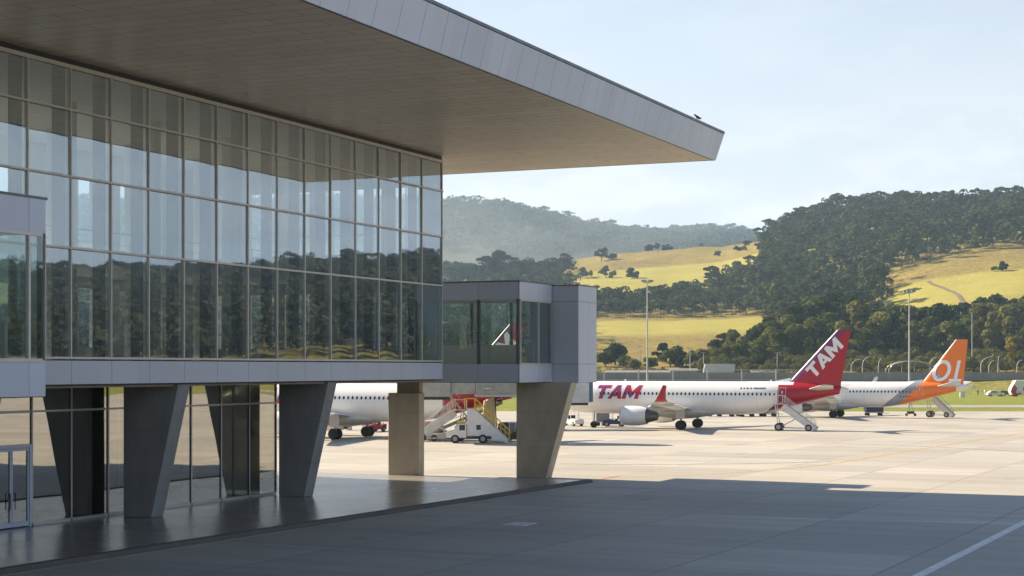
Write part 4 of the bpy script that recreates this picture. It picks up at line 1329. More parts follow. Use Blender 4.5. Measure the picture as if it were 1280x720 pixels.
jet_bridge('white jet bridge whose cab meets the nose door of the right red tailed airliner', (-20.0, 203.2), (9.3, 206.6), 5.0, 3.55, 3.0, 2.7, M['jwhite'], 4.2, .86, None, M['jwhite'])
jet_bridge('ribbed grey jet bridge tunnel hanging above the stairs truck behind the square pier', (3.6, 169.6), (-9.5, 168.9), 4.95, 4.95, 2.6, 2.6, M['jgrey'], 3.2, .03, None, M['jgrey'])
# beige stair tower under the ribbed tunnel
sp_ = up(610, 172.2)
bt = empty('stair_enclosure', (sp_.x, sp_.y, 0), R(12))
tag(bt, 'tall narrow beige sheet enclosure standing between stairs truck and dark cart', 'stair enclosure')
MB().hexa([(-.7, -.6, 0), (.75, -.6, 0), (.75, .6, 0), (-.7, .6, 0), (-.35, -.6, 4.2), (.55, -.6, 4.6), (.55, .6, 4.6), (-.35, .6, 4.2)]).build('sheet_body', M['beige'], bt, bevel=.03)
MB().bar((.82, -.62, 0), (.62, -.62, 4.7), .1).bar((-.78, -.62, 0), (-.42, -.62, 4.3), .1).build('corner_frame', M['dark'], bt)

# stairs truck
def stairs_truck():
    p = gp(595, 553.6)
    r = empty('stairs_truck', (p.x, p.y, 0), R(-3)); tag(r, 'white passenger stairs truck with yellow hand rails parked behind the square pier', 'stairs truck')
    MB().box(-2.9, 1.6, -.85, .85, .42, .72).build('chassis', M['dark'], r)
    cab = MB().prism([(-2.9, .55), (-.9, .55), (-.9, 1.95), (-1.75, 2.0), (-2.1, 1.45), (-2.9, 1.25)], 'y', -.95, .95).build('cab', M['vwhite'], r, bevel=.04)
    MB().box(-1.62, -1.05, -.962, -.952, 1.3, 1.85).build('side_window', M['vglass'], cab)
    MB().hexa([(-2.12, -.8, 1.48), (-1.80, -.8, 1.98), (-1.80, .8, 1.98), (-2.12, .8, 1.48), (-2.16, -.8, 1.5), (-1.84, -.8, 2.0), (-1.84, .8, 2.0), (-2.16, .8, 1.5)]).build('windscreen', M['vglass'], cab)
    MB().box(-1.9, -1.0, -.5, .5, 2.02, 2.2).build('roof_beacon', M['vyellow'], cab)
    body = MB().prism([(-.85, .55), (3.3, .12), (3.3, .4), (-.1, 3.45), (-.85, 3.5)], 'y', -.8, -.74).prism([(-.85, .55), (3.3, .12), (3.3, .4), (-.1, 3.45), (-.85, 3.5)], 'y', .74, .8)
    body = body.build('stair_side', M['vwhite'], r)
    MB().box(.1, .55, -.815, -.802, 1.35, 1.85).build('side_hatch', M['vglass'], body)
    st = MB()
    for i in range(15):
        t = i / 14
        st.box(3.2 - 3.3 * t, 3.5 - 3.3 * t, -.735, .735, .22 + 3.05 * t, .28 + 3.05 * t)
    st.box(-1.1, -.1, -.73, .73, 3.3, 3.42)
    st.build('steps', M['steel'], r)
    for y in (-.78, .78):
        rl = MB().bar((3.4, y, .3), (3.4, y, 1.3), .06).bar((-.1, y, 3.5), (-.1, y, 4.5), .06).bar((3.4, y, 1.3), (-.1, y, 4.5), .07).bar((3.4, y, .8), (-.1, y, 4.0), .05).bar((-.1, y, 4.5), (-1.1, y, 4.5), .06).bar((-1.1, y, 3.5), (-1.1, y, 4.5), .06)
        for i in range(1, 8):
            t = i / 8; rl.bar((3.4 - 3.5 * t, y, .3 + 3.2 * t), (3.4 - 3.5 * t, y, 1.3 + 3.2 * t), .04)
        rl.build('hand_rail', M['vyellow'], r)
    MB().box(1.7, 2.7, -.7, .7, .35, .6).build('ballast_box', M['vred'], r)
    for x in (-2.05, .75):
        for y in (-.85, .85): add_wheel(r, x, y, .44, .26)
stairs_truck()
def belt_loader():
    p = gp(560, 552.0)
    r = empty('belt_loader', (p.x, p.y + 2.2, 0), R(0)); tag(r, 'long grey belt loader with raised conveyor slanting up to the red airliner tail', 'belt loader')
    cv = MB().bar((-2.6, 0, .45), (5.6, 0, 4.0), .9, .3).build('conveyor', M['vgrey'], r, bevel=.02)
    MB().bar((-2.6, 0, .63), (5.6, 0, 4.18), .62, .03).build('belt', M['rubber'], cv)
    for y in (-.52, .52):
        MB().bar((-2.6, y, .95), (5.6, y, 4.5), .05).bar((-2.6, y, .5), (-2.6, y, .95), .05).bar((5.6, y, 4.0), (5.6, y, 4.5), .05).bar((1.5, y, 2.2), (1.5, y, 2.72), .05).bar((-.6, y, 1.3), (-.6, y, 1.82), .05).bar((3.6, y, 3.1), (3.6, y, 3.65), .05).build('side_rail', M['jwhite'], cv)
    b = MB().box(-2.2, 1.2, -.8, .8, .35, .8).build('body', M['vwhite'], r, bevel=.05)
    MB().bar((.6, 0, .8), (2.2, 0, 2.45), .18).build('lift_arm', M['dark'], r)
    for x in (-1.5, .6):
        for y in (-.75, .75): add_wheel(r, x, y, .32, .22)
belt_loader()
def tug(label, p, rz, col, name='baggage_tug', cat='tug', sc=1.0):
    r = empty(name, (p.x, p.y, 0), rz); tag(r, label, cat)
    b = MB().prism([(-1.5, .3), (1.5, .3), (1.5, .85), (.55, 1.0), (.4, .95), (-.4, .75), (-1.5, .95)], 'y', -.7, .7).build('body', col, r, bevel=.05)
    MB().box(-.45, -.1, -.55, .55, .8, 1.0).box(-.55, -.42, -.55, .55, .95, 1.4).build('seat', M['dark'], r, bevel=.03)
    MB().bar((.3, -.62, .95), (.2, -.62, 1.95), .06).bar((.3, .62, .95), (.2, .62, 1.95), .06).bar((-.9, -.62, .9), (-.8, -.62, 1.95), .06).bar((-.9, .62, .9), (-.8, .62, 1.95), .06).box(-1.0, .4, -.7, .7, 1.95, 2.03).build('canopy', M['vwhite'], r)
    MB().box(1.502, 1.56, -.6, .6, .35, .75).build('bumper', M['vwhite'], r)
    MB().tube([(.25, 0, .9), (0, 0, 1.15)], .03, 6).build('steering_column', M['dark'], r)
    for x in (-.95, .95):
        for y in (-.6, .6): add_wheel(r, x, y, .33, .24)
    return r
tug('red tug with white bumper seen left of the square pier under the airliner belly', gp(468, 539.8), R(-125), M['vred'])
tug('dark blue tug parked right beside the engine of the right airliner', gp(768, 533.2), R(170), M['navy'])
tug('white tug standing near the wheels left of the engine pod', gp(717, 532.5), R(-60), M['vwhite'])
def cart(label, p, rz, cov, L=2.6):
    r = empty('baggage_cart', (p.x, p.y, 0), rz); tag(r, label, 'baggage cart')
    MB().box(-L / 2, L / 2, -.75, .75, .45, .58).build('bed', M['steel'], r)
    MB().prism([(-.75, .6), (.75, .6), (.75, 1.6), (.45, 1.85), (-.45, 1.85), (-.75, 1.6)], 'x', -L / 2 + .05, L / 2 - .05).build('cover', cov, r, bevel=.04)
    MB().tube([(L / 2, 0, .45), (L / 2 + 1.1, 0, .3)], .035, 6).build('draw_bar', M['dark'], r)
    for x in (-L / 2 + .4, L / 2 - .4):
        for y in (-.62, .62): add_wheel(r, x, y, .24, .16, False)
    return r
cart('dark covered baggage cart beside the beige enclosure, left of the leaning column', gp(637, 549), R(60), M['navy'], 2.6)
cart('low navy covered baggage cart under the belly of the orange tailed airliner', gp(1092, 519.5), R(5), M['navy'], 2.9)
cart('small dark baggage cart below the forward belly of the right airliner', gp(751, 532), R(20), M['vgrey'], 2.0)
for lb, u, v, c in (('grey covered cart, leftmost of the row seen under the right airliner', 893, 520.5, 'vgrey'), ('navy covered cart, second in the row seen under the right airliner', 921, 520.8, 'navy'), ('dark covered cart, third in the row seen under the right airliner', 946, 520.6, 'dark'), ('white covered cart, last of the row seen under the right airliner', 961, 520.4, 'vwhite')):
    cart(lb, gp(u, v), R(8), M[c], 2.4)['group'] = 'carts under the right airliner'
# tail stand under the orange tail
ts = gp(1137, 520); r = empty('tail_stand', ts); tag(r, 'small dark three legged stand with a wheel under the orange tail', 'stand')
MB().tube([(0, 0, 2.5), (-.6, -.5, .15)], .06, 6).tube([(0, 0, 2.5), (.75, -.4, .15)], .06, 6).tube([(0, 0, 2.5), (.1, .7, .15)], .06, 6).build('tripod', M['steel'], r)
MB().tube([(0, 0, 2.0), (0, 0, 3.1)], .09, 8).build('jack', M['dark'], r)
MB().box(-.55, .65, -.42, -.3, .35, .75).build('plate', M['dark'], r)
for x in (-.6, .75): add_wheel(r, x, -.45, .22, .12, False)

def airstairs(label, top, foot, w, covered=False):
    """towable steps from the rear door (top) to the foot"""
    a = Vector(foot); b = Vector(top); d = Vector((b.x - a.x, b.y - a.y, 0)); L = d.length; H = b.z
    r = empty('boarding_stairs', (a.x, a.y, 0), math.atan2(d.y, d.x)); tag(r, label, 'boarding stairs', 'towable boarding stairs')
    for y in (-w / 2, w / 2):
        MB().bar((0, y, .15), (L, y, H - .3), .08, .75).build('stringer', M['jwhite'], r)
        rl = MB().bar((.1, y, 1.2), (L, y, H + 1.0), .06).bar((.1, y, .25), (.1, y, 1.2), .06).bar((.1, y, .8), (L, y, H + .55), .04).bar((L, y, H), (L, y, H + 1.0), .06).bar((L, y, H + 1.0), (L + 1.2, y, H + 1.0), .06).bar((L + 1.2, y, H), (L + 1.2, y, H + 1.0), .06)
        for i in range(1, 7):
            t = i / 7; rl.bar((.1 + (L - .1) * t, y, .25 + (H - .25) * t), (.1 + (L - .1) * t, y, 1.2 + (H - .2) * t), .04)
        rl.build('hand_rail', M['jwhite'], r)
    st = MB(); n = 14
    for i in range(n):
        t = (i + .5) / n
        st.box(L * t - .13, L * t + .13, -w / 2 + .05, w / 2 - .05, H * t - .02, H * t + .02)
    st.build('steps', M['steel'], r)
    MB().box(L, L + 1.2, -w / 2, w / 2, H - .12, H).build('platform', M['steel'], r)
    fm = MB()
    for y in (-w / 2, w / 2):
        fm.bar((L + .9, y, H - .1), (L + .5, y, .4), .1).bar((L * .55, y, H * .5), (L + .5, y, .4), .07).bar((.8, y, .32), (L + .5, y, .4), .1)
    fm.build('under_frame', M['jwhite'], r)
    for y in (-w / 2, w / 2):
        add_wheel(r, L + .5, y, .5, .25); add_wheel(r, .8, y, .42, .2)
    return r
def plane_pt(gx, wx, wy, x, y, z):
    return Vector((wx + (x - gx) * math.cos(TH) + y * math.sin(TH), wy - (x - gx) * math.sin(TH) + y * math.cos(TH), z))
dt = plane_pt(17.7, 22.2, 208, 29.8, -3.0, 3.35)
ft = gp(1013, 535.0)
airstairs('white towable boarding stairs at the red rear door of the right airliner', (dt.x + .5, dt.y, 3.3), (up(1020, dt.y - 1.2).x, dt.y - 1.2, 0), 1.5)
dt2 = plane_pt(17.7, -16.6, 180.5, 30.3, -2.9, 3.35)
airstairs('white boarding stairs half hidden by the square pier at the left red tail', (dt2.x, dt2.y - .4, 3.3), (dt2.x - 4.2, dt2.y - 1.2, 0), 1.5)
tug('dark tug seen just left of the leaning walkway column behind the yellow rails', gp(643, 552), R(150), M['dark'])
cart('red covered baggage cart between the belt loader and the square pier', gp(541, 548), R(10), M['vred'], 2.2)
dt3 = plane_pt(19.6, 51.6, 257, 34.5, 1.5, 2.9)
ft3 = gp(1192, 519)
airstairs('grey boarding stairs rising behind the tail of the orange tailed airliner', (up(1168, 256).x, 256.5, 3.2), (up(1191, 255).x, 255.0, 0), 1.4)

# ================================================================== ELEVATED ROAD, MASTS, LAMPS
vr = empty('elevated_road', (0, 524, 0)); tag(vr, 'long grey concrete elevated road across the view behind the parked airliners', 'elevated road')
X0, X1 = -60, 420
MB().box(X0, X1, .25, 9.75, 3.5, 4.9).build('deck', M['viaduct'] if 'viaduct' in M else M.setdefault('viaduct', m_concrete('road_concrete', (0.30, 0.29, 0.275), .5)), vr)
MB().box(X0, X1, 0, .24, 3.75, 6.2).build('parapet', M['viaduct'], vr)
MB().box(X0, X1, 9.76, 10.0, 3.75, 6.2).build('parapet', M['viaduct'], vr)
mb = MB()
x = X0
while x < X1: mb.box(x, x + .14, -.03, -.002, 3.9, 6.1); x += 2.4
mb.build('parapet_ribs', M['viaduct'], vr)
for x in range(-50, 420, 15):
    MB().tube([(x, 5, -.1), (x, 5, 3.49)], .7, 14).build('road_pier', M['viaduct'], vr, smooth=True)
MB().box(X0, X1, 7.0, 7.3, -.2, 3.49).build('rear_wall', M['dark'], vr)  # near-black sheet under the deck, stands in for the shade of the underpass
# post and rail fence on the left stretch
fr_ = empty('railing', (0, 522.4, 0)); tag(fr_, 'pale post and rail fence in front of the elevated road left of the red tail', 'fence')
mb = MB()
for x in np.arange(18, 96, 1.0): mb.bar((x, 0, 4.0), (x, 0, 6.9), .05)
mb.build('bars', M['steel'], fr_)
MB().bar((18, 0, 7.0), (96, 0, 7.0), .18).bar((18, 0, 4.0), (96, 0, 4.0), .12).build('rail', M['pole'], fr_)
for x in np.arange(18.2, 96, 10.8):
    MB().bar((x, -.12, 0), (x, -.12, 7.3), .38).build('post', M['pole'], fr_)
MB().box(18, 96, .3, .5, 0, 4.0).build('base_wall', M['viaduct'], fr_)

def mast(label, u, Y, ztop, heads, z0=0.0):
    p = up(u, Y)
    r = empty('light_mast', (p.x, p.y, z0)); tag(r, label, 'light mast', 'tall light masts')
    h = ztop - z0
    MB().tube([(0, 0, 0), (0, 0, h * .5), (0, 0, h)], [.21, .16, .1], 12).build('pole', M['pole'], r, smooth=True)
    if heads:
        MB().tube([(0, 0, h - .55), (0, 0, h - .45)], .9, 16).build('ring', M['steel'], r)
        for k in range(6):
            a = k * math.pi / 3
            MB().hexa([(-.28 + 1.0 * math.cos(a), -.28 + 1.0 * math.sin(a), h - .35), (.28 + 1.0 * math.cos(a), -.28 + 1.0 * math.sin(a), h - .35), (.28 + 1.0 * math.cos(a), .28 + 1.0 * math.sin(a), h - .35), (-.28 + 1.0 * math.cos(a), .28 + 1.0 * math.sin(a), h - .35),
                       (-.2 + .9 * math.cos(a), -.2 + .9 * math.sin(a), h), (.2 + .9 * math.cos(a), -.2 + .9 * math.sin(a), h), (.2 + .9 * math.cos(a), .2 + .9 * math.sin(a), h), (-.2 + .9 * math.cos(a), .2 + .9 * math.sin(a), h)]).build('floodlight', M['vgrey'], r)
    else:
        MB().box(-.5, .5, -.25, .25, h, h + .22).build('floodlight', M['vgrey'], r)
mast('tall grey light mast with a ring of floodlights rising behind the white fuselage, left one', 809, 330, pz(350, 330), True)
mast('tall grey light mast with a ring of floodlights rising just left of the orange tail', 1136.5, 330, pz(363, 330), True)
mast('thin bare light mast with a single head standing right of the orange tail', 1215, 545, pz(391, 545), False)

def arm_lamp(label, u, vtop, reach, group='arched road lamps'):
    Y = 529.0
    p = up(u, Y, 4.9); h = pz(vtop, Y) - 4.9
    r = empty('arched_lamp', p); tag(r, label, 'street lamp', group)
    s = 1 if reach > 0 else -1
    pts = [(0, 0, 0), (0, 0, h * .55)]
    for k in range(1, 7):
        a = k / 6 * math.pi / 2
        pts.append((reach * (1 - math.cos(a)), 0, h * .55 + h * .45 * math.sin(a)))
    MB().tube(pts, [.14, .13] + [.10] * 6, 8).build('pole', M['pole'], r, smooth=True)
    MB().hexa([(reach, -.2, h - .1), (reach + s * 1.0, -.2, h - .04), (reach + s * 1.0, .2, h - .04), (reach, .2, h - .1), (reach, -.13, h + .08), (reach + s * .9, -.1, h + .08), (reach + s * .9, .1, h + .08), (reach, .13, h + .08)]).build('lamp_head', M['vgrey'], r)
for lb, u, vt, rc in (('slim arched lamp just right of the red tail', 1064, 449, 3.0), ('arched lamp beside the pale tree right of the red tail', 1078, 446, 2.4), ('arched lamp between pale tree and green canopy', 1098, 448, 1.0),
                      ('arched lamp under the left half of the green canopy', 1127, 452, .6), ('arched lamp under the right half of the green canopy', 1143, 452, .9),
                      ('arched lamp leaning out just left of the orange fin', 1162, 447, 2.2), ('widely arched lamp first right of the bare mast', 1226, 446, 3.6), ('short arched lamp second right of the bare mast', 1236, 451, 1.6),
                      ('straight tall lamp third right of the bare mast', 1247.5, 445, .4), ('arched lamp just right of the yellow flowering tree', 1271, 450, 1.6)):
    arm_lamp('pale ' + lb + ' on the elevated road', u, vt, rc)
# canopy over the stop on the elevated road
p = up(1138, 530, 4.9)
r = empty('bus_stop_canopy', p); tag(r, 'arched green grey canopy on bent posts above the elevated road', 'canopy')
pr = []
for k in range(13):
    a = math.pi * k / 12
    pr.append((-7.6 * math.cos(a), 4.9 * math.sin(a) ** .55))
mb = MB()
top = [(x, z) for x, z in pr if z > 2.8]
mb.loft([[(x, -2.2, z), (x, 2.2, z), (x, 2.2, z + .12), (x, -2.2, z + .12)] for x, z in top])
mb.build('roof', plain('canopy_sheet', (0.17, 0.19, 0.12), .5), r, smooth=True)
for y in (-2.3, 2.3):
    MB().tube([(x, y, z) for x, z in pr], .1, 8).build('arch', M['pole'], r, smooth=True)

# small lamps on the lower slope
for lb, u, Y, vt, vb in (('thin wooden pole on the golden slope left of the tall mast', 800, 560, 433, 462), ('small two headed lamp below the dark tree on the golden slope', 862.5, 545, 436, 464), ('small lamp pole at the foot of the bushes left of the silver trailer', 879.5, 545, 441, 466), ('small lamp pole left of the red tail among trees', 971.5, 545, 441, 466)):
    p = up(u, Y); zb = hzf(p.x, p.y); zt = pz(vt, Y)
    r = empty('lamp_post', (p.x, p.y, zb)); tag(r, lb, 'lamp post')
    MB().tube([(0, 0, -.3), (0, 0, zt - zb)], [.16, .1], 8).build('pole', M['pole'], r, smooth=True)
    MB().box(-.9, .9, -.15, .15, zt - zb, zt - zb + .18).build('lamp_head', M['vgrey'], r)

# silver trailer and low roof beyond the fence
p = up(899, 529, 4.92)
r = empty('box_trailer', p); tag(r, 'silver box trailer with slanted front on the elevated road above the white fuselage', 'trailer')
MB().prism([(-5.2, 1.0), (4.6, 1.0), (5.0, 4.0), (-4.6, 4.0)], 'y', -1.25, 1.25).build('box_body', plain('silver_sheet', (.5, .5, .5), .35, .3), r, bevel=.04)
MB().box(-4.8, 4.5, -1.1, 1.1, .7, .99).build('chassis', M['dark'], r)
for x in (-3.6, -2.4, 3.4):
    for y in (-1.0, 1.0): add_wheel(r, x, y, .5, .3, False)
for lb, u0, u1, Y, vt, vb in (('low white roofed shed right of the tall mast behind the fence', 838, 872, 540, 461.5, 470), ('long low grey shed behind the fence left of the silver trailer', 758, 836, 542, 464, 472), ('flat grey shed roof behind the fence right of the silver trailer', 940, 972, 541, 463.5, 471)):
    a = up(u0, Y); b = up(u1, Y); zt = pz(vt, Y)
    r = empty('shed', ((a.x + b.x) / 2, Y, 0)); tag(r, lb, 'shed'); w = (b.x - a.x) / 2
    MB().box(-w, w, 0, 5, 0, zt - .5).build('wall', M['viaduct'], r)
    MB().prism([(-.3, zt - .49), (5.3, zt - .49), (2.5, zt + .25)], 'x', -w - .2, w + .2).build('roof', M['viaduct'], r)

# vehicles near the underpass at the right edge
def car(label, p, rz, col, L=4.3):
    r = empty('parked_car', (p.x, p.y, p.z), rz); tag(r, label, 'car')
    pr = [(-L/2, .35), (L/2, .35), (L/2, .75), (L/2 - .2, .9), (L*.22, 1.0), (L*.05, 1.45), (-L*.3, 1.47), (-L*.44, 1.0), (-L/2, .9)]
    b = MB().prism(pr, 'y', -.85, .85).build('body', col, r, bevel=.07)
    for s in (-1, 1): MB().prism([(-L*.36, 1.02), (L*.16, 1.02), (L*.03, 1.38), (-L*.29, 1.38)], 'y', s*.852, s*.862).build('side_window', M['vglass'], b)
    MB().box(L/2 + .002, L/2 + .02, -.75, -.45, .6, .75).build('headlight', M['jwhite'], b); MB().box(L/2 + .002, L/2 + .02, .45, .75, .6, .75).build('headlight', M['jwhite'], b)
    for x in (-L*.3, L*.3):
        for y in (-.78, .78): add_wheel(r, x, y, .32, .2)
P = gp(1244, 495.4); P.z = .0
car('white car parked on the grass verge before the underpass near the right edge', P, R(5), M['vwhite'], 4.6)
P = gp(1259, 495); P.z = 0
car('dark car parked right next to the white car on the verge', P, R(-40), M['dark'], 4.0)
P = gp(1283, 495.5)
r = empty('coach', (P.x, P.y, 0), R(180)); tag(r, 'white and red coach cut off by the right edge of the view', 'coach')
b = MB().prism([(-5, .4), (4.2, .4), (4.6, 1.4), (4.3, 2.4), (3.2, 4.3), (-5, 4.3)], 'y', -1.25, 1.25).build('body', M['vwhite'], r, bevel=.08)
MB().prism([(1.6, .45), (4.1, .45), (4.5, 1.4), (4.2, 2.4), (3.6, 3.3)], 'y', 1.252, 1.27).build('red_panel', M['vred'], b)
MB().prism([(2.2, .9), (3.1, .9), (3.0, 1.9), (2.5, 2.0)], 'y', 1.272, 1.28).build('emblem', M['jwhite'], b)
MB().box(-4.8, 1.2, 1.252, 1.265, 1.5, 2.5).build('window_band', M['vglass'], b)
for x in (-3, 3):
    for y in (-1.1, 1.1): add_wheel(r, x, y, .48, .3, False)
P = gp(1217, 494)
r = empty('round_sign', P); tag(r, 'pale round sign on a post right of the orange tail cone', 'sign')
MB().tube([(0, 0, 0), (0, 0, 2.3)], .06, 8).build('post', M['pole'], r)
MB().tube([(0, -.04, 2.35), (0, .04, 2.35)], .5, 20).build('disc', M['jwhite'], r)
P = gp(1203, 496.5)
r = empty('cabinet', P); tag(r, 'small white utility cabinet under the tail cone of the orange airliner', 'cabinet')
MB().box(-.65, .65, -.3, .3, 0, 1.35).build('body', M['vwhite'], r, bevel=.03)
MB().box(-.7, .7, -.36, .36, 1.352, 1.45).build('lid', M['steel'], r)
for u, lb, c in ((1231, 'person in pale shirt standing on the grass right of the round sign', 'vwhite'), (1222.5, 'person in dark clothes standing on the grass near the round sign', 'navy')):
    P = gp(u, 494.5)
    r = empty('person', P, R(30)); tag(r, lb, 'person')
    me = bpy.data.meshes.new('body')
    vs = [(0, 0, .95), (0, 0, 1.2), (0, 0, 1.42), (0, 0, 1.53), (0, 0, 1.66), (0, .1, .9), (.03, .11, .5), (0, .12, .06), (.12, .12, .03), (0, -.1, .9), (-.05, -.11, .5), (-.06, -.12, .06), (.06, -.12, .03), (0, .2, 1.4), (.02, .27, 1.12), (.08, .27, .85), (0, -.2, 1.4), (.02, -.27, 1.12), (.08, -.27, .85)]
    es = [(0, 1), (1, 2), (2, 3), (3, 4), (0, 5), (5, 6), (6, 7), (7, 8), (0, 9), (9, 10), (10, 11), (11, 12), (2, 13), (13, 14), (14, 15), (2, 16), (16, 17), (17, 18)]
    me.from_pydata(vs, es, []); o = bpy.data.objects.new('body', me); COL.objects.link(o); o.parent = r
    me.materials.append(M[c])
    md = o.modifiers.new('skin', 'SKIN')
    rad = [.15, .16, .15, .06, .11, .09, .07, .05, .04, .09, .07, .05, .04, .06, .045, .04, .06, .045, .04]
    for i, q in enumerate(rad): me.skin_vertices[0].data[i].radius = (q, q)
    me.skin_vertices[0].data[0].use_root = True
    o.modifiers.new('sub', 'SUBSURF').levels = 1

# ================================================================== TREES
def leaf_cloud(lumps, n, size, seed, jitter=.5, shell=(.45, 1.08)):
    """quads scattered over a set of lumps (cx,cy,cz,rx,rz): returns (4n,3)"""
    g = np.random.default_rng(seed)
    L = np.array(lumps, float)
    wgt = (L[:, 3] ** 2 + 1e-6); wgt /= wgt.sum()
    k = g.choice(len(L), n, p=wgt)
    d = g.normal(size=(n, 3)); d /= np.linalg.norm(d, axis=1)[:, None]
    d[:, 2] = np.where(d[:, 2] < -.35, -d[:, 2], d[:, 2])
    rr = (g.uniform(*shell, n) ** .6)[:, None]
    c = L[k, :3] + d * rr * np.stack([L[k, 3], L[k, 3], L[k, 4]], 1)
    nm = d + g.normal(size=(n, 3)) * jitter; nm /= np.linalg.norm(nm, axis=1)[:, None]
    a = np.cross(nm, g.normal(size=(n, 3))); a /= np.linalg.norm(a, axis=1)[:, None]
    b = np.cross(nm, a)
    s = (size * g.uniform(.6, 1.35, n))[:, None]
    s2 = s * g.uniform(.45, .9, n)[:, None]
    return np.stack([c - a * s - b * s2, c + a * s - b * s2 * .7, c + a * s * .8 + b * s2, c - a * s * .7 + b * s2 * .9], 1).reshape(-1, 3)

def quads_mesh(name, v, mat):
    n = len(v) // 4
    me = bpy.data.meshes.new(name)
    me.vertices.add(len(v)); me.vertices.foreach_set('co', np.ascontiguousarray(v, np.float32).ravel())
    me.loops.add(4 * n); me.loops.foreach_set('vertex_index', np.arange(4 * n, dtype=np.int32))
    me.polygons.add(n); me.polygons.foreach_set('loop_start', np.arange(0, 4 * n, 4, dtype=np.int32)); me.polygons.foreach_set('loop_total', np.full(n, 4, np.int32))
    me.update(calc_edges=True); me.materials.append(mat)
    return me

def lumps_broad(h, w, seed, n=11):
    g = random.Random(seed); out = []
    for i in range(n):
        a = g.uniform(0, 6.28); q = g.random() ** .6; z = g.uniform(.24, .86)
        rad = w * .5 * q * (1 - .55 * max(0, (z - .55) / .4))
        r_ = w * g.uniform(.17, .27)
        out.append((rad * math.cos(a), rad * math.sin(a), h * z, r_, r_ * g.uniform(.7, 1.0)))
    return out
def lumps_low(h, w, seed, n=9):      # rounded, foliage to the ground
    g = random.Random(seed); out = []
    for i in range(n):
        a = g.uniform(0, 6.28); q = g.random() ** .5; z = g.uniform(.16, .80)
        rad = w * .42 * q * (1 - .6 * max(0, z - .4)); r_ = w * g.uniform(.16, .26)
        out.append((rad * math.cos(a), rad * math.sin(a), h * z, r_, r_ * .95))
    return out
def lumps_umbrella(h, w, seed, n=10):   # flat-topped pine
    g = random.Random(seed); out = []
    for i in range(n):
        a = 6.28 * i / n + g.uniform(-.3, .3); rad = w * g.uniform(.12, .46); r_ = w * g.uniform(.10, .17)
        out.append((rad * math.cos(a), rad * math.sin(a), h * (.90 - .10 * (rad / w * 2) ** 2 + g.uniform(-.03, .03)), r_, r_ * .5))
    out.append((0, 0, h * .93, w * .17, w * .08))
    for i in range(3):
        a = g.uniform(0, 6.28); out.append((w * .22 * math.cos(a), w * .22 * math.sin(a), h * g.uniform(.62, .76), w * .10, w * .05))
    return out
def lumps_tall(h, w, seed, n=13):
    g = random.Random(seed); out = []
    for i in range(n):
        z = .22 + .72 * i / (n - 1); a = g.uniform(0, 6.28)
        rad = w * .34 * (1 - .75 * max(0, z - .4)) * g.uniform(.4, 1); r_ = w * g.uniform(.15, .23) * (1 - .4 * max(0, z - .6))
        out.append((rad * math.cos(a), rad * math.sin(a), h * z, r_, r_ * 1.0))
    return out

def trunk_mb(h, w, lumps, r0, seed):
    g = random.Random(seed); mb = MB()
    lx, ly = g.uniform(-.3, .3), g.uniform(-.3, .3)
    mb.tube([(0, 0, -.6), (lx * .4, ly * .4, h * .3), (lx, ly, h * .62), (lx, ly, h * .86)], [r0 * 1.25, r0, r0 * .65, r0 * .2], 8)
    for c in lumps[:7]:
        z = max(h * .22, min(c[2] * .75, h * .7))
        mb.tube([(lx * z / h, ly * z / h, z), (c[0] * .5, c[1] * .5, (z + c[2]) / 2 + .1 * h * .1), (c[0], c[1], c[2])], [r0 * .4, r0 * .28, r0 * .1], 5)
    return mb

KINDS = {}
def tree_kind(kind, seed, h, w, leafmat, n, size, r0):
    lf = {'broad': lumps_broad, 'low': lumps_low, 'umbrella': lumps_umbrella, 'tall': lumps_tall}[kind](h, w, seed)
    cm = quads_mesh('crown', leaf_cloud(lf, n, size, seed), M[leafmat])
    tr = trunk_mb(h, w, lf, r0, seed)
    return lf, cm, tr
def make_proto(kind, seed, h, w, leafmat, n, size, r0):
    lf, cm, tr = tree_kind(kind, seed, h, w, leafmat, n, size, r0)
    tmp = tr.build('trunk', M['bark']); tm = tmp.data; bpy.data.objects.remove(tmp)
    return (cm, tm, h)
PROT = {}
def proto(kind, i):
    key = (kind, i)
    if key not in PROT:
        spec = {'pine': ('umbrella', 15, 11, 'pine', 1500, .34, .32), 'dark': ('broad', 12, 10, 'pine', 2600, .36, .35), 'olive': ('broad', 11, 9, 'leaf_olive', 2600, .34, .3),
                'green': ('broad', 11, 10, 'leaf', 2800, .36, .3), 'bush': ('low', 5, 6.5, 'leaf', 1500, .30, .15), 'obush': ('low', 5, 6.5, 'leaf_olive', 1500, .28, .15), 'dbush': ('low', 6, 7, 'pine', 1600, .32, .2), 'yellow': ('tall', 9, 4.4, 'leaf_yellow', 1500, .22, .18),
                'column': ('tall', 15, 8, 'leaf_olive', 2800, .30, .28), 'conifer': ('tall', 14, 6, 'pine', 1800, .32, .25)}[kind]
        PROT[key] = make_proto(spec[0], 100 + i * 17 + len(kind) * 7, *spec[1:])
    return PROT[key]
def plant(name, label, cat, group, kind, i, x, y, hgt, rz=None, zoff=0.0, wide=1.0):
    cm, tm, h0 = proto(kind, i)
    z = hzf(x, y) + zoff
    r = empty(name, (x, y, z), random.uniform(0, 6.28) if rz is None else rz)
    s = hgt / h0; r.scale = (s * wide, s * wide, s)
    tag(r, label, cat, group)
    link_mesh('crown', cm, r); link_mesh('trunk', tm, r)
    return r

# trees standing one by one near the foot of the hills:  (u, v of the foot, distance, height in photo pixels, kind)
def put(u, Y, hpx, kind, i, name, label, cat, group=None, wide=1.0):
    p = up(u, Y)
    plant(name, label, cat, group, kind, i, p.x, p.y, hpx / F * Y, wide=wide)
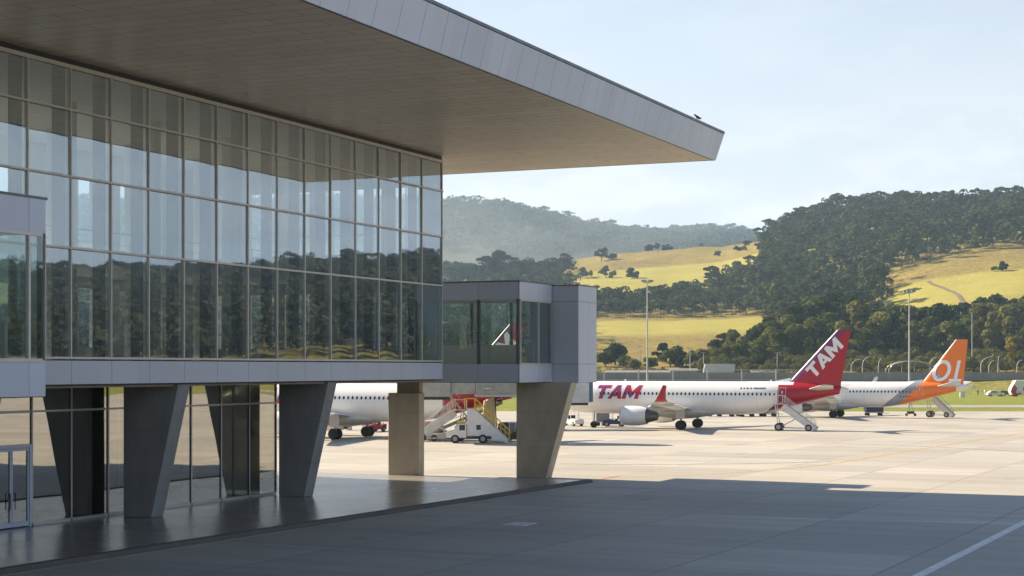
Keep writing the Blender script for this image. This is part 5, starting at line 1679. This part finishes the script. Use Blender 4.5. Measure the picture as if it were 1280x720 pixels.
# bushes and trees on the near golden field
for n, (u, Y, hp, k, lb) in enumerate([
    (757, 575, 22, 'bush', 'green bush at the foot of the golden slope beside the walkway end block'),
    (769, 590, 26, 'dbush', 'dark round bush on the golden slope left of the tall mast'),
    (776, 610, 16, 'bush', 'small bush above the dark one on the golden slope'),
    (783, 565, 18, 'bush', 'low green bush just left of the thin wooden pole'),
    (792, 560, 14, 'obush', 'low pale bush by the thin wooden pole'),
    (814, 562, 14, 'bush', 'low green bush at the base of the tall mast'),
    (828, 600, 28, 'dark', 'leaning dark tree on the golden slope right of the tall mast'),
    (838, 570, 24, 'bush', 'green bush below the leaning dark tree'),
    (848, 565, 20, 'dbush', 'dark bush right of the leaning dark tree'),
    (858, 570, 20, 'obush', 'olive bush behind the two headed lamp'),
    (868, 562, 22, 'bush', 'green bush just right of the two headed lamp'),
    (1253, 845, 12, 'dbush', 'lone dark bush on the upper clearing at the right'),
    (1243, 848, 7, 'bush', 'tiny bush beside the lone dark bush on the clearing'),
    (927, 622, 20, 'conifer', 'narrow dark conifer at the right edge of the golden slope')]):
    put(u, Y, hp, k, n % 3, 'bush' if 'bush' in lb else 'tree', lb, 'bush' if 'bush' in lb else 'tree', 'bushes on the golden slope', 1.0)
# trees along the foot of the hill, right of the golden slope
FG = [(874, 575, 20, 'bush'), (883, 565, 24, 'olive'), (893, 585, 34, 'dark'), (898, 560, 26, 'green'), (906, 610, 40, 'dark'), (912, 560, 34, 'olive'), (920, 600, 44, 'green'), (928, 570, 40, 'olive'), (937, 560, 36, 'bush'),
      (943, 600, 52, 'dark'), (950, 565, 44, 'olive'), (959, 600, 56, 'green'), (967, 580, 52, 'olive'), (974, 610, 66, 'dark'), (981, 570, 52, 'green'), (988, 600, 64, 'olive'), (998, 625, 78, 'dark'), (1003, 575, 58, 'olive'),
      (1014, 625, 80, 'green'), (1022, 585, 64, 'olive'), (1032, 630, 86, 'dark'), (1040, 590, 70, 'green'), (1050, 625, 84, 'dark'), (1058, 580, 62, 'olive'), (1066, 620, 80, 'olive'), (1074, 590, 72, 'column'), (1084, 625, 84, 'dark'), (1090, 580, 66, 'column'), (1100, 600, 74, 'olive'),
      (1110, 630, 80, 'dark'), (1118, 590, 62, 'dark'), (1128, 625, 76, 'green'), (1140, 630, 76, 'dark'), (1148, 590, 62, 'olive'), (1158, 620, 74, 'dark'), (1168, 600, 64, 'green'), (1178, 630, 76, 'dark'), (1188, 590, 62, 'olive'),
      (1198, 625, 74, 'dark'), (1206, 595, 66, 'green'), (1216, 620, 72, 'olive'), (1224, 585, 66, 'column'), (1236, 620, 74, 'olive'), (1242, 580, 74, 'column'), (1252, 605, 74, 'olive'), (1262, 630, 76, 'dark'), (1268, 590, 64, 'olive'), (1278, 620, 78, 'green'), (1288, 600, 68, 'olive'), (1300, 625, 76, 'dark'),
      (1212, 640, 70, 'dark'), (1046, 640, 90, 'pine')]
WORD = {'dark': 'dark green broad tree', 'green': 'mid green leafy tree', 'olive': 'olive green loose tree', 'column': 'tall pale green tree', 'bush': 'low green bushy tree', 'pine': 'flat topped pine'}
def spot(u):
    if u < 905: return 'beside the golden slope'
    if u < 985: return 'left of the red tail'
    if u < 1060: return 'directly above the red tail'
    if u < 1110: return 'just right of the red tail'
    if u < 1160: return 'around the second tall mast'
    if u < 1212: return 'above the orange tail'
    return 'right of the orange tail'
ranks = {}
for n, (u, Y, hp, k) in enumerate(sorted(FG)):
    ranks.setdefault((k, spot(u)), []).append((u, Y, hp, n))
NUM = ['leftmost', 'second', 'third', 'fourth', 'fifth', 'sixth', 'seventh', 'eighth']
for (k, sp_), lst in ranks.items():
    for j, (u, Y, hp, n) in enumerate(lst):
        lb = WORD[k] + ' at the hill foot ' + sp_
        if len(lst) > 1: lb = (NUM[j] + ' from left ' if j else 'leftmost ') + lb.replace('at the hill foot ', 'by hill foot ')
        put(u, Y, hp * .86, k, n % 3, 'tree', lb, 'tree', 'trees along the foot of the hill')
put(1263, 548, 40, 'yellow', 0, 'tree', 'narrow yellow flowering tree near the right edge behind the elevated road', 'tree')
# trees and pines scattered over the upper fields
UF = [(948, 1420, 22, 'pine', 'lone tall flat topped pine on the hill brow beside the big wood'), (934, 1430, 8, 'dbush', 'small round dark tree on the brow left of the lone pine'),
      (752, 1470, 17, 'dark', 'taller dark tree of the pair on the upper golden field'), (766, 1460, 9, 'dbush', 'low wide dark bush beside the taller tree on the upper field'),
      (706, 1440, 12, 'dbush', 'round dark tree at the left tip of the upper field'), (790, 1215, 13, 'dbush', 'round dark bush alone on the lower tier of the upper field'),
      (757, 1250, 15, 'green', 'leafy tree on the lower tier of the upper field'), (766, 1245, 9, 'bush', 'low bush right of the leafy tree on the lower tier'), (728, 1260, 14, 'green', 'leafy tree near the left end of the lower tier'), (739, 1262, 9, 'olive', 'pale small tree near the left end of the lower tier'),
      (812, 1520, 9, 'dbush', 'dark bush on the skyline of the upper field'), (822, 1525, 10, 'dark', 'dark tree left on the skyline of the upper field'), (832, 1520, 9, 'dbush', 'second dark bush on the skyline of the upper field'), (838, 1515, 6, 'dbush', 'tiny dark bush right on the skyline of the upper field'),
      (897, 1330, 7, 'bush', 'tiny bush on the bare upper field'), (922, 1340, 7, 'dbush', 'small dark bush near the brow below the lone pine'), (930, 1320, 6, 'bush', 'tiny green bush near the brow'), (876, 1540, 8, 'green', 'pale small tree beyond the brow of the upper field')]
for n, (u, Y, hp, k, lb) in enumerate(UF):
    put(u, Y, hp, k, n % 3, 'pine_tree' if k == 'pine' else ('bush' if 'bush' in lb else 'tree'), lb, 'pine' if k == 'pine' else ('bush' if 'bush' in lb else 'tree'), 'trees on the upper fields', 1.25 if k in ('dbush',) else 1.0)
# flat topped pines in front of the misty hill, left
PN = [(562, 1330, 24), (574, 1320, 18), (585, 1340, 27), (598, 1300, 22), (608, 1330, 36), (621, 1345, 40), (634, 1330, 34), (646, 1300, 28), (657, 1330, 22), (666, 1290, 24), (678, 1310, 22), (690, 1300, 18), (702, 1290, 22), (713, 1280, 16)]
for n, (u, Y, hp) in enumerate(PN):
    k = 'pine' if n % 3 != 2 else 'dark'
    put(u, Y, hp, k, n % 3, 'pine_tree' if k == 'pine' else 'tree', ('flat topped pine' if k == 'pine' else 'dark rounded tree') + ' %s from the left before the misty hill' % (['first', 'second', 'third', 'fourth', 'fifth', 'sixth', 'seventh', 'eighth', 'ninth', 'tenth', 'eleventh', 'twelfth', 'thirteenth', 'fourteenth'][n]), 'pine' if k == 'pine' else 'tree', 'trees before the misty hill', 1.25 if k == 'pine' else 1.1)

# ------------------------------------------------------------------ woods that read as one mass
def wood(name, label, xs, ys, hs, nvar, nq, size, mat, seed, umb=0.2, wide=.8):
    g = np.random.default_rng(seed)
    var = []
    for i in range(nvar):
        if i < nvar * umb:
            lf = lumps_umbrella(1.0, .78, seed + i, 8)
            q = leaf_cloud(lf, nq, size, seed + i)
            t = []
            a = np.array([(.012, 0), (-.006, .0104), (-.006, -.0104)])
            for k in range(3):
                p, s = a[k], a[(k + 1) % 3]
                t += [(p[0], p[1], -.05), (s[0], s[1], -.05), (s[0], s[1], .85), (p[0], p[1], .85)]
            q = np.vstack([q, np.array(t)])
        else:
            lf = (lumps_broad if i % 3 else lumps_low)(1.0, wide, seed + i, 7)
            q = leaf_cloud(lf, nq, size, seed + i, .38, (.7, 1.06))
        var.append(q)
    n = len(xs); out = []
    pick = g.integers(0, nvar, n)
    zs = hz(xs, ys)
    for v in range(nvar):
        idx = np.where(pick == v)[0]
        if not len(idx): continue
        a = g.uniform(0, 6.28, len(idx)); s = hs[idx]
        ca, sa = np.cos(a), np.sin(a); q = var[v]
        X = (q[None, :, 0] * ca[:, None] - q[None, :, 1] * sa[:, None]) * s[:, None] + xs[idx][:, None]
        Y = (q[None, :, 0] * sa[:, None] + q[None, :, 1] * ca[:, None]) * s[:, None] + ys[idx][:, None]
        Z = q[None, :, 2] * s[:, None] + zs[idx][:, None] - .03 * s[:, None]
        out.append(np.stack([X, Y, Z], -1).reshape(-1, 3))
    me = quads_mesh(name, np.vstack(out), mat)
    o = bpy.data.objects.new(name, me); COL.objects.link(o)
    tag(o, label, 'wood', kind='stuff')
    return o
def thin(X, Y, gap):
    if not gap: return X, Y
    cell = {}; keep = []
    for i, (x, y) in enumerate(zip(X, Y)):
        a, b = int(x // gap), int(y // gap); ok = True
        for da in (-1, 0, 1):
            for db in (-1, 0, 1):
                for (px, py) in cell.get((a + da, b + db), ()):
                    if (px - x) ** 2 + (py - y) ** 2 < gap * gap: ok = False; break
        if ok: cell.setdefault((a, b), []).append((x, y)); keep.append(i)
    return X[keep], Y[keep]
def scatter(n, u0, u1, r0, r1, inside, seed, hmin, hmax, gap=0):
    g = np.random.default_rng(seed)
    Y = np.sqrt(g.uniform(r0 ** 2, r1 ** 2, n)); u = g.uniform(u0, u1, n)
    X = (u - 640) / F * Y
    z = hz(X, Y); v = HOR - (z - EYE) * F / Y
    k = inside(u, Y, v)
    X, Y = thin(X[k], Y[k], gap)
    return X, Y, hmin + (hmax - hmin) * g.random(len(X)) ** 1.4
# dark belt between the golden fields
I = lambda u, Y, v: (Y > np.interp(u, [600, 690, 760, 870, 960, 1000], [900, 905, 915, 908, 880, 850])) & (Y < np.interp(u, [600, 690, 760, 860, 900, 940, 1000], [1040, 1035, 1020, 1030, 1060, 1140, 1250]))
x, y, h = scatter(5000, 640, 1000, 850, 1250, I, 1, 11, 18, 7.6)
wood('dark_wood', 'dense dark belt of trees between the lower golden slope and the upper fields', x, y, h, 16, 420, .036, M['forest'], 40, .3)
# the big wooded hill on the right, round its clearing
def hill(u, Y, v):
    left = np.interp(Y, [850, 1000, 1150, 1300, 1500], [960, 950, 948, 956, 975])
    low = np.interp(u, [940, 1000, 1060, 1075, 1100, 1140, 1200, 1300, 1600], [800, 760, 740, 915, 960, 975, 985, 990, 1000])
    a = (u > left) & (Y > low)
    b = (u > 1000) & (u < np.interp(Y, [640, 700, 800, 900, 960], [1090, 1072, 1095, 1108, 1100])) & (Y > 660) & (Y < 960)
    return a | b
x, y, h = scatter(19000, 900, 1560, 660, 1500, hill, 2, 9, 21, 7.5)
wood('hill_wood', 'dense wood covering the big hill at the right around its golden clearing', x, y, h, 20, 420, .036, M['forest'], 60, .3)
# the misty hills far away
I = lambda u, Y, v: (Y > 2500)
x, y, h = scatter(14000, 100, 1010, 2450, 3900, I, 3, 16, 34, 12)
wood('far_wood', 'misty blue wood on the far hills at the left', x, y, h, 10, 80, .06, M['forest'], 80, .2, 1.0)
# wood on the near slope behind the walkway
I = lambda u, Y, v: u < np.interp(Y, [560, 800, 1000, 1150], [735, 725, 700, 690])
x, y, h = scatter(7000, -100, 735, 575, 1150, I, 14, 7, 15, 7.0)
wood('slope_wood', 'green wood on the near slope behind the glazed walkway box', x, y, h, 12, 300, .038, M['forest'], 170, .15)
# lower ground before the misty hill
I = lambda u, Y, v: (Y < np.interp(u, [500, 690, 720], [2300, 1400, 1300])) & (u < 715)
x, y, h = scatter(4200, 50, 715, 1120, 2300, I, 4, 9, 16)
wood('lower_wood', 'bushy wood on the low ground before the misty hill at the left', x, y, h, 10, 220, .04, M['forest'], 90, .1)
# thicket filling the foot of the hill
g = np.random.default_rng(8)
n = 1900; Y = g.uniform(537, 665, n); u = g.uniform(740, 1420, n)
k = (u > np.interp(Y, [540, 575, 600, 640, 665], [872, 885, 915, 960, 990])) | ((Y < 556) & (g.random(n) < .6))
Y = Y[k]; u = u[k]; X = (u - 640) / F * Y
h_ = g.uniform(3.0, 7.5, len(X)) * np.interp(Y, [537, 560, 640], [.6, .8, 1.15]) * np.where(u < 872, .4, 1)
wood('thicket', 'olive green thicket along the foot of the hill behind the elevated road', X, Y, h_, 12, 520, .042, M['leaf_olive'], 150, 0, 1.3)
# hill beyond the right edge, seen mirrored in the glass front
g = np.random.default_rng(5)
A = np.radians(g.uniform(24, 90, 8000)); rr = np.sqrt(g.uniform(600 ** 2, 1480 ** 2, 8000))
k = rr > 610 + 25 * np.sin(A * 17) + 30 * np.sin(A * 41)
wood('side_wood', 'wooded hill beyond the right edge of the view, mirrored in the terminal glass', (rr * np.sin(A))[k], (rr * np.cos(A))[k], g.uniform(13, 24, k.sum()), 10, 110, .055, M['forest_dry'], 120, .3)

# worn track on the lower clearing at the right
def drape(name, pts, w, mat, z):
    pts = [Vector((p[0], p[1], 0)) for p in pts]
    dense = []
    for a, b in zip(pts[:-1], pts[1:]):
        n = max(1, int((b - a).length / 3)); dense += [a.lerp(b, i / n) for i in range(n)]
    dense.append(pts[-1])
    for _ in range(5): dense = [dense[0]] + [(dense[i - 1] + dense[i] * 2 + dense[i + 1]) / 4 for i in range(1, len(dense) - 1)] + [dense[-1]]
    vs = []; fs = []
    for i, p in enumerate(dense):
        d = (dense[min(i + 1, len(dense) - 1)] - dense[max(i - 1, 0)]).normalized(); n = Vector((-d.y, d.x, 0)) * w / 2
        for s in (1, -1):
            q = p + n * s; vs.append((q.x, q.y, hzf(q.x, q.y) + z))
        if i: fs.append((2 * i - 2, 2 * i - 1, 2 * i + 1, 2 * i))
    mb = MB(); mb.add(vs, fs); o = mb.build(name, mat, fixn=False)
    if o.data.polygons[0].normal.z < 0: o.data.flip_normals()
    return tag(o, kind='structure')
M['dirt'] = plain('dirt_track', (0.16, 0.125, 0.08), .95, 0, .15, .3)
drape('dirt_track', [up(1160, 850), up(1180, 820), up(1195, 790), up(1206, 755), up(1214, 720)], 2.0, M['dirt'], .35)

# morning mist lying in the valley before the far hills
def mist():
    mb = MB().box(-260, 420, 1750, 2850, 60, 330)
    m, nt, out = nodes_of('valley_mist')
    c = coords(nt)
    sp = nt.nodes.new('ShaderNodeSeparateXYZ'); nt.links.new(c, sp.inputs[0])
    n1 = noise(nt, stretch(nt, c, (1, .7, 2.2)), 0.008, 4, .6, .42, .68)
    def ramp(sock, a, b):
        r = N(nt, 'ShaderNodeMapRange'); r.interpolation_type = 'SMOOTHSTEP'; r.inputs[1].default_value = a; r.inputs[2].default_value = b
        nt.links.new(sock, r.inputs[0]); return r.outputs[0]
    d = math_(nt, 'MULTIPLY', n1, ramp(sp.outputs[2], 300, 130))
    d = math_(nt, 'MULTIPLY', d, ramp(sp.outputs[0], 330, 60))
    d = math_(nt, 'MULTIPLY', d, ramp(sp.outputs[1], 1760, 2000))
    d = math_(nt, 'MULTIPLY', d, 0.0009)
    v = N(nt, 'ShaderNodeVolumeScatter'); v.inputs['Color'].default_value = (.86, .92, 1, 1)
    nt.links.new(d, v.inputs['Density']); nt.links.new(v.outputs[0], out.inputs['Volume'])
    o = mb.build('mist', m)
    tag(o, 'pale drifting mist in the valley below the far blue hills', 'mist', kind='stuff')
mist()
